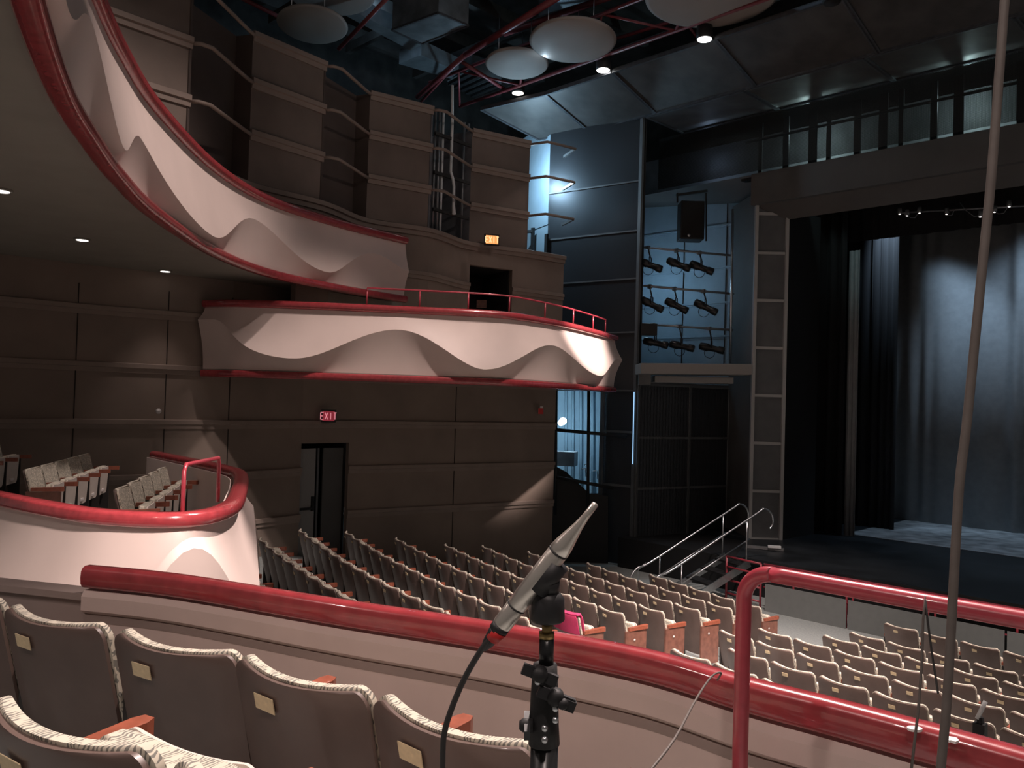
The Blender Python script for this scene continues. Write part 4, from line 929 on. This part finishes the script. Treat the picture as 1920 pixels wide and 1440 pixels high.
for i, (px, y, m, lab_) in enumerate(((971, 174, 'lamp_dim', 'dim ceiling can light left of the two bright ones'), (1131, 131, 'lamp_white', 'bright ceiling can light under the lit disc'), (1321, 73, 'lamp_white', 'bright ceiling can light below the large disc'), (1560, 4, 'dark_void', 'unlit black ceiling can at the top picture edge'))):
    c = atY(px, y, 15.3); r = empty('can_light', tuple(c), lab_, 'ceiling light', 'can lights along the canopy edge')
    mb = MB(); mb.lathe([(.17, .0), (.18, .1), (.16, .42), (.05, .46)], c, 'black', 18); lpart(mb, 'housing', r)
    mb = MB(); mb.lathe([(.155, -.01), (.15, -.02)], c, m, 18); lpart(mb, 'lens', r)
    if m != 'dark_void' and i: lamp('can_light_beam', 'SPOT', tuple(c-Vector((0, 0, .1))), 60, WARM, tuple(c-Vector((0, 0, 5))), spot_size=R(80), shadow_soft_size=.1)
lamp('ceiling_work_lamp', 'POINT', atZ(1020, 112, 8.15), 2.5, (.6, .82, 1), shadow_soft_size=.04)
lamp('ceiling_blue_light', 'POINT', atZ(700, 0, 10.2), 38, (.5, .75, 1), shadow_soft_size=.2)
lamp('ceiling_blue_light_right', 'POINT', (-9, 13, 10.2), 35, (.5, .75, 1), shadow_soft_size=.2)

# ------------------------------------------------------------ microphone, stand and cables
f0 = .86
tip, rear = atF(1117, 944, f0-.02), atF(940, 1173, f0+.02); ax = (tip-rear).normalized(); L = (tip-rear).length
r = empty('microphone', tuple(rear), 'slim silver microphone tilted up on the foreground stand', 'microphone')
mb = MB(); mb.lathe([(.0095, 0), (.0105, .003), (.0105, L*.155), (.0100, L*.16), (.0100, L*.17), (.0108, L*.175), (.0108, L*.60), (.0102, L*.605), (.0102, L*.62), (.0110, L*.625), (.0098, L*.68), (.0052, L*.82), (.0038, L*.90), (.0036, L*.995), (.002, L)], rear, 'mic_metal', 24, ax); lpart(mb, 'mic_body', r)
for t in (.165, .612): mb = MB(); mb.lathe([(.0103, -.001), (.0112, 0), (.0103, .001)], rear+ax*L*t, 'rubber', 24, ax); lpart(mb, 'black_ring', r)
cn_ = rear-ax*.0
mb = MB(); mb.lathe([(.0035, -.034), (.006, -.026), (.0085, -.012), (.0095, -.006)], cn_, 'rubber', 16, ax); mb.lathe([(.0100, -.007), (.0103, .001)], cn_, 'rubber', 16, ax); lpart(mb, 'connector', r)
mb = MB(); mb.lathe([(.0076, -.019), (.0095, -.006)], cn_+rgt*.001-fwd*.0012, 'mic_red', 16, ax); lpart(mb, 'red_sleeve', r)
sp = [tuple(atF(px, y, f)) for px, y, f in ((920, 1196, .88), (900, 1222, .885), (872, 1270, .89), (850, 1320, .89), (834, 1370, .89), (830, 1420, .89), (831, 1500, .89), (840, 1700, .89))]
mb = MB(); mb.tube(smoothpath(sp, 5), .0032, 'cable_black', 10); tag(mb.build('microphone_cable'), 'black cable drooping from the back of the silver microphone', 'cable')
r = empty('microphone_stand', tuple(atF(1024, 1440, f0))[:2]+(-1.65,), 'black microphone stand with wing knobs in the foreground', 'microphone stand')
S_ = lambda px, y, f=f0+.01: atF(px, y, f)
cl = rear.lerp(tip, .45)
mb = MB(); dn = (ax.cross(rgt.cross(ax))*0-upv+ax*ax.dot(upv)).normalized(); mb.tube([cl-ax*.018+dn*.008, cl+ax*.018+dn*.008], .0112, 'rubber', 16); mb.tube([S_(1030, 1108), S_(1028, 1120), S_(1026, 1160), S_(1026, 1165)], [.012, .017, .0185, .016], 'rubber', 16); mb.tube([cl+dn*.01, S_(1030, 1112)], .0105, 'rubber', 12); lpart(mb, 'mic_clip', r)
mb = MB(); mb.tube([S_(1026, 1164), S_(1025, 1200)], .0055, 'brass', 12); mb.tube([S_(1025, 1185), S_(1025, 1196)], [.009, .009], 'brass', 6); lpart(mb, 'thread_adapter', r)
mb = MB(); mb.tube([S_(1025, 1196), S_(1024, 1250)], .0078, 'black_gloss', 14); lpart(mb, 'upper_tube', r)
mb = MB(); mb.tube([S_(1022, 1245), S_(1021, 1300), S_(1020, 1360), S_(1020, 1395)], [.0125, .0145, .0155, .0165], 'black', 16); lpart(mb, 'clutch_body', r)
bt = S_(1022, 1390); b2 = Vector((bt.x, bt.y, -1.62))
mb = MB(); mb.tube([S_(1021, 1390), b2+Vector((0, 0, .25))], .0145, 'black_gloss', 18); lpart(mb, 'main_tube', r)
for k in range(3):
    t = R(100+120*k); d = Vector((math.cos(t), math.sin(t), 0)); mb = MB(); mb.tube([b2+Vector((0, 0, .4)), b2+d*.32+Vector((0, 0, -.02))], .009, 'black_gloss', 10); lpart(mb, 'leg', r)
def knob(px, y, f, d, sz=.02):
    c = S_(px, y, f); mb = MB(); mb.lathe([(sz*.5, -.006), (sz*.5, .004), (sz*.3, .008)], c, 'black', 12, d)
    side = Vector(d).cross(upv).normalized(); tilt = (side+upv*.35).normalized()
    mb.beam(c-tilt*sz*1.1, c+tilt*sz*1.1, .006, .011, 'rubber', up=tuple(Vector(d).cross(tilt))); lpart(mb, 'wing_knob', r)
knob(1012, 1265, f0-.012, -fwd, .017); knob(1042, 1308, f0-.012, -fwd, .018); knob(1055, 1318, f0-.014, -fwd, .012); knob(988, 1360, f0-.0, -rgt, .014)
mb = MB()
for px, y in ((1008, 1277), (1041, 1327), (1041, 1349), (1021, 1364), (1021, 1386)): mb.lathe([(.0035, 0), (.003, .004)], S_(px, y, f0-.014), 'steel', 10, -fwd)
mb.tube([S_(985, 1360), S_(1005, 1362)], .0035, 'steel', 8); lpart(mb, 'bolts', r)
# hanging cables and wires at right
pts = [tuple(atF(px, y, .92)) for px, y in ((1890, -40), (1884, 0), (1872, 160), (1858, 340), (1846, 460), (1830, 620), (1812, 800), (1798, 920), (1785, 1150), (1775, 1320), (1764, 1440), (1758, 1520))]
mb = MB(); mb.tube(smoothpath(pts, 4), .0050, 'cable_grey', 10); tag(mb.build('hanging_cable'), 'long grey taut cable hanging down the right side of the picture', 'cable')
pts = [tuple(atF(px, y, 1.3)) for px, y in ((1735, 1118), (1731, 1160), (1728, 1250), (1722, 1330), (1716, 1380), (1708, 1450))]
mb = MB(); mb.tube(pts, [.001, .002, .0022, .0022, .0022, .0022], 'cable_grey', 8); tag(mb.build('thin_wire'), 'thin dark wire rising from the parapet left of the long cable', 'wire')
pts = [tuple(atF(px, y, 1.3)) for px, y in ((1735, 1125), (1740, 1170), (1748, 1230), (1759, 1300))]
mb = MB(); mb.tube(pts, .0018, 'cable_black', 8); tag(mb.build('thin_wire'), 'second thin wire slanting right towards the long cable', 'wire')
pts = [tuple(atF(px, y, f)) for px, y, f in ((1345, 1275, 2.1), (1352, 1262, 2.0), (1340, 1264, 1.97), (1325, 1280, 1.9), (1300, 1320, 1.7), (1265, 1385, 1.5), (1215, 1450, 1.4))]
mb = MB(); mb.tube(smoothpath(pts, 4), .0024, 'cable_grey', 8); tag(mb.build('thin_wire'), 'thin grey wire looping over the parapet left of the red pipe', 'wire')
# distant second microphone among the right seats
r = empty('distant_microphone', tuple(atF(1840, 1390, 5.4)), 'small far microphone on a black clamp among the right block seats', 'microphone')
mb = MB(); mb.tube([atF(1848, 1315, 5.4), atF(1832, 1348, 5.4)], .014, 'white_pipe', 8); lpart(mb, 'mic_body', r)
mb = MB(); q = atF(1838, 1345, 5.4); mb.tube([q, atF(1840, 1395, 5.4), atF(1838, 1500, 5.4)], .022, 'black', 8); mb.box(q-Vector((0, 0, .08)), (.07, .07, .09), 'black'); lpart(mb, 'stand_clamp', r)
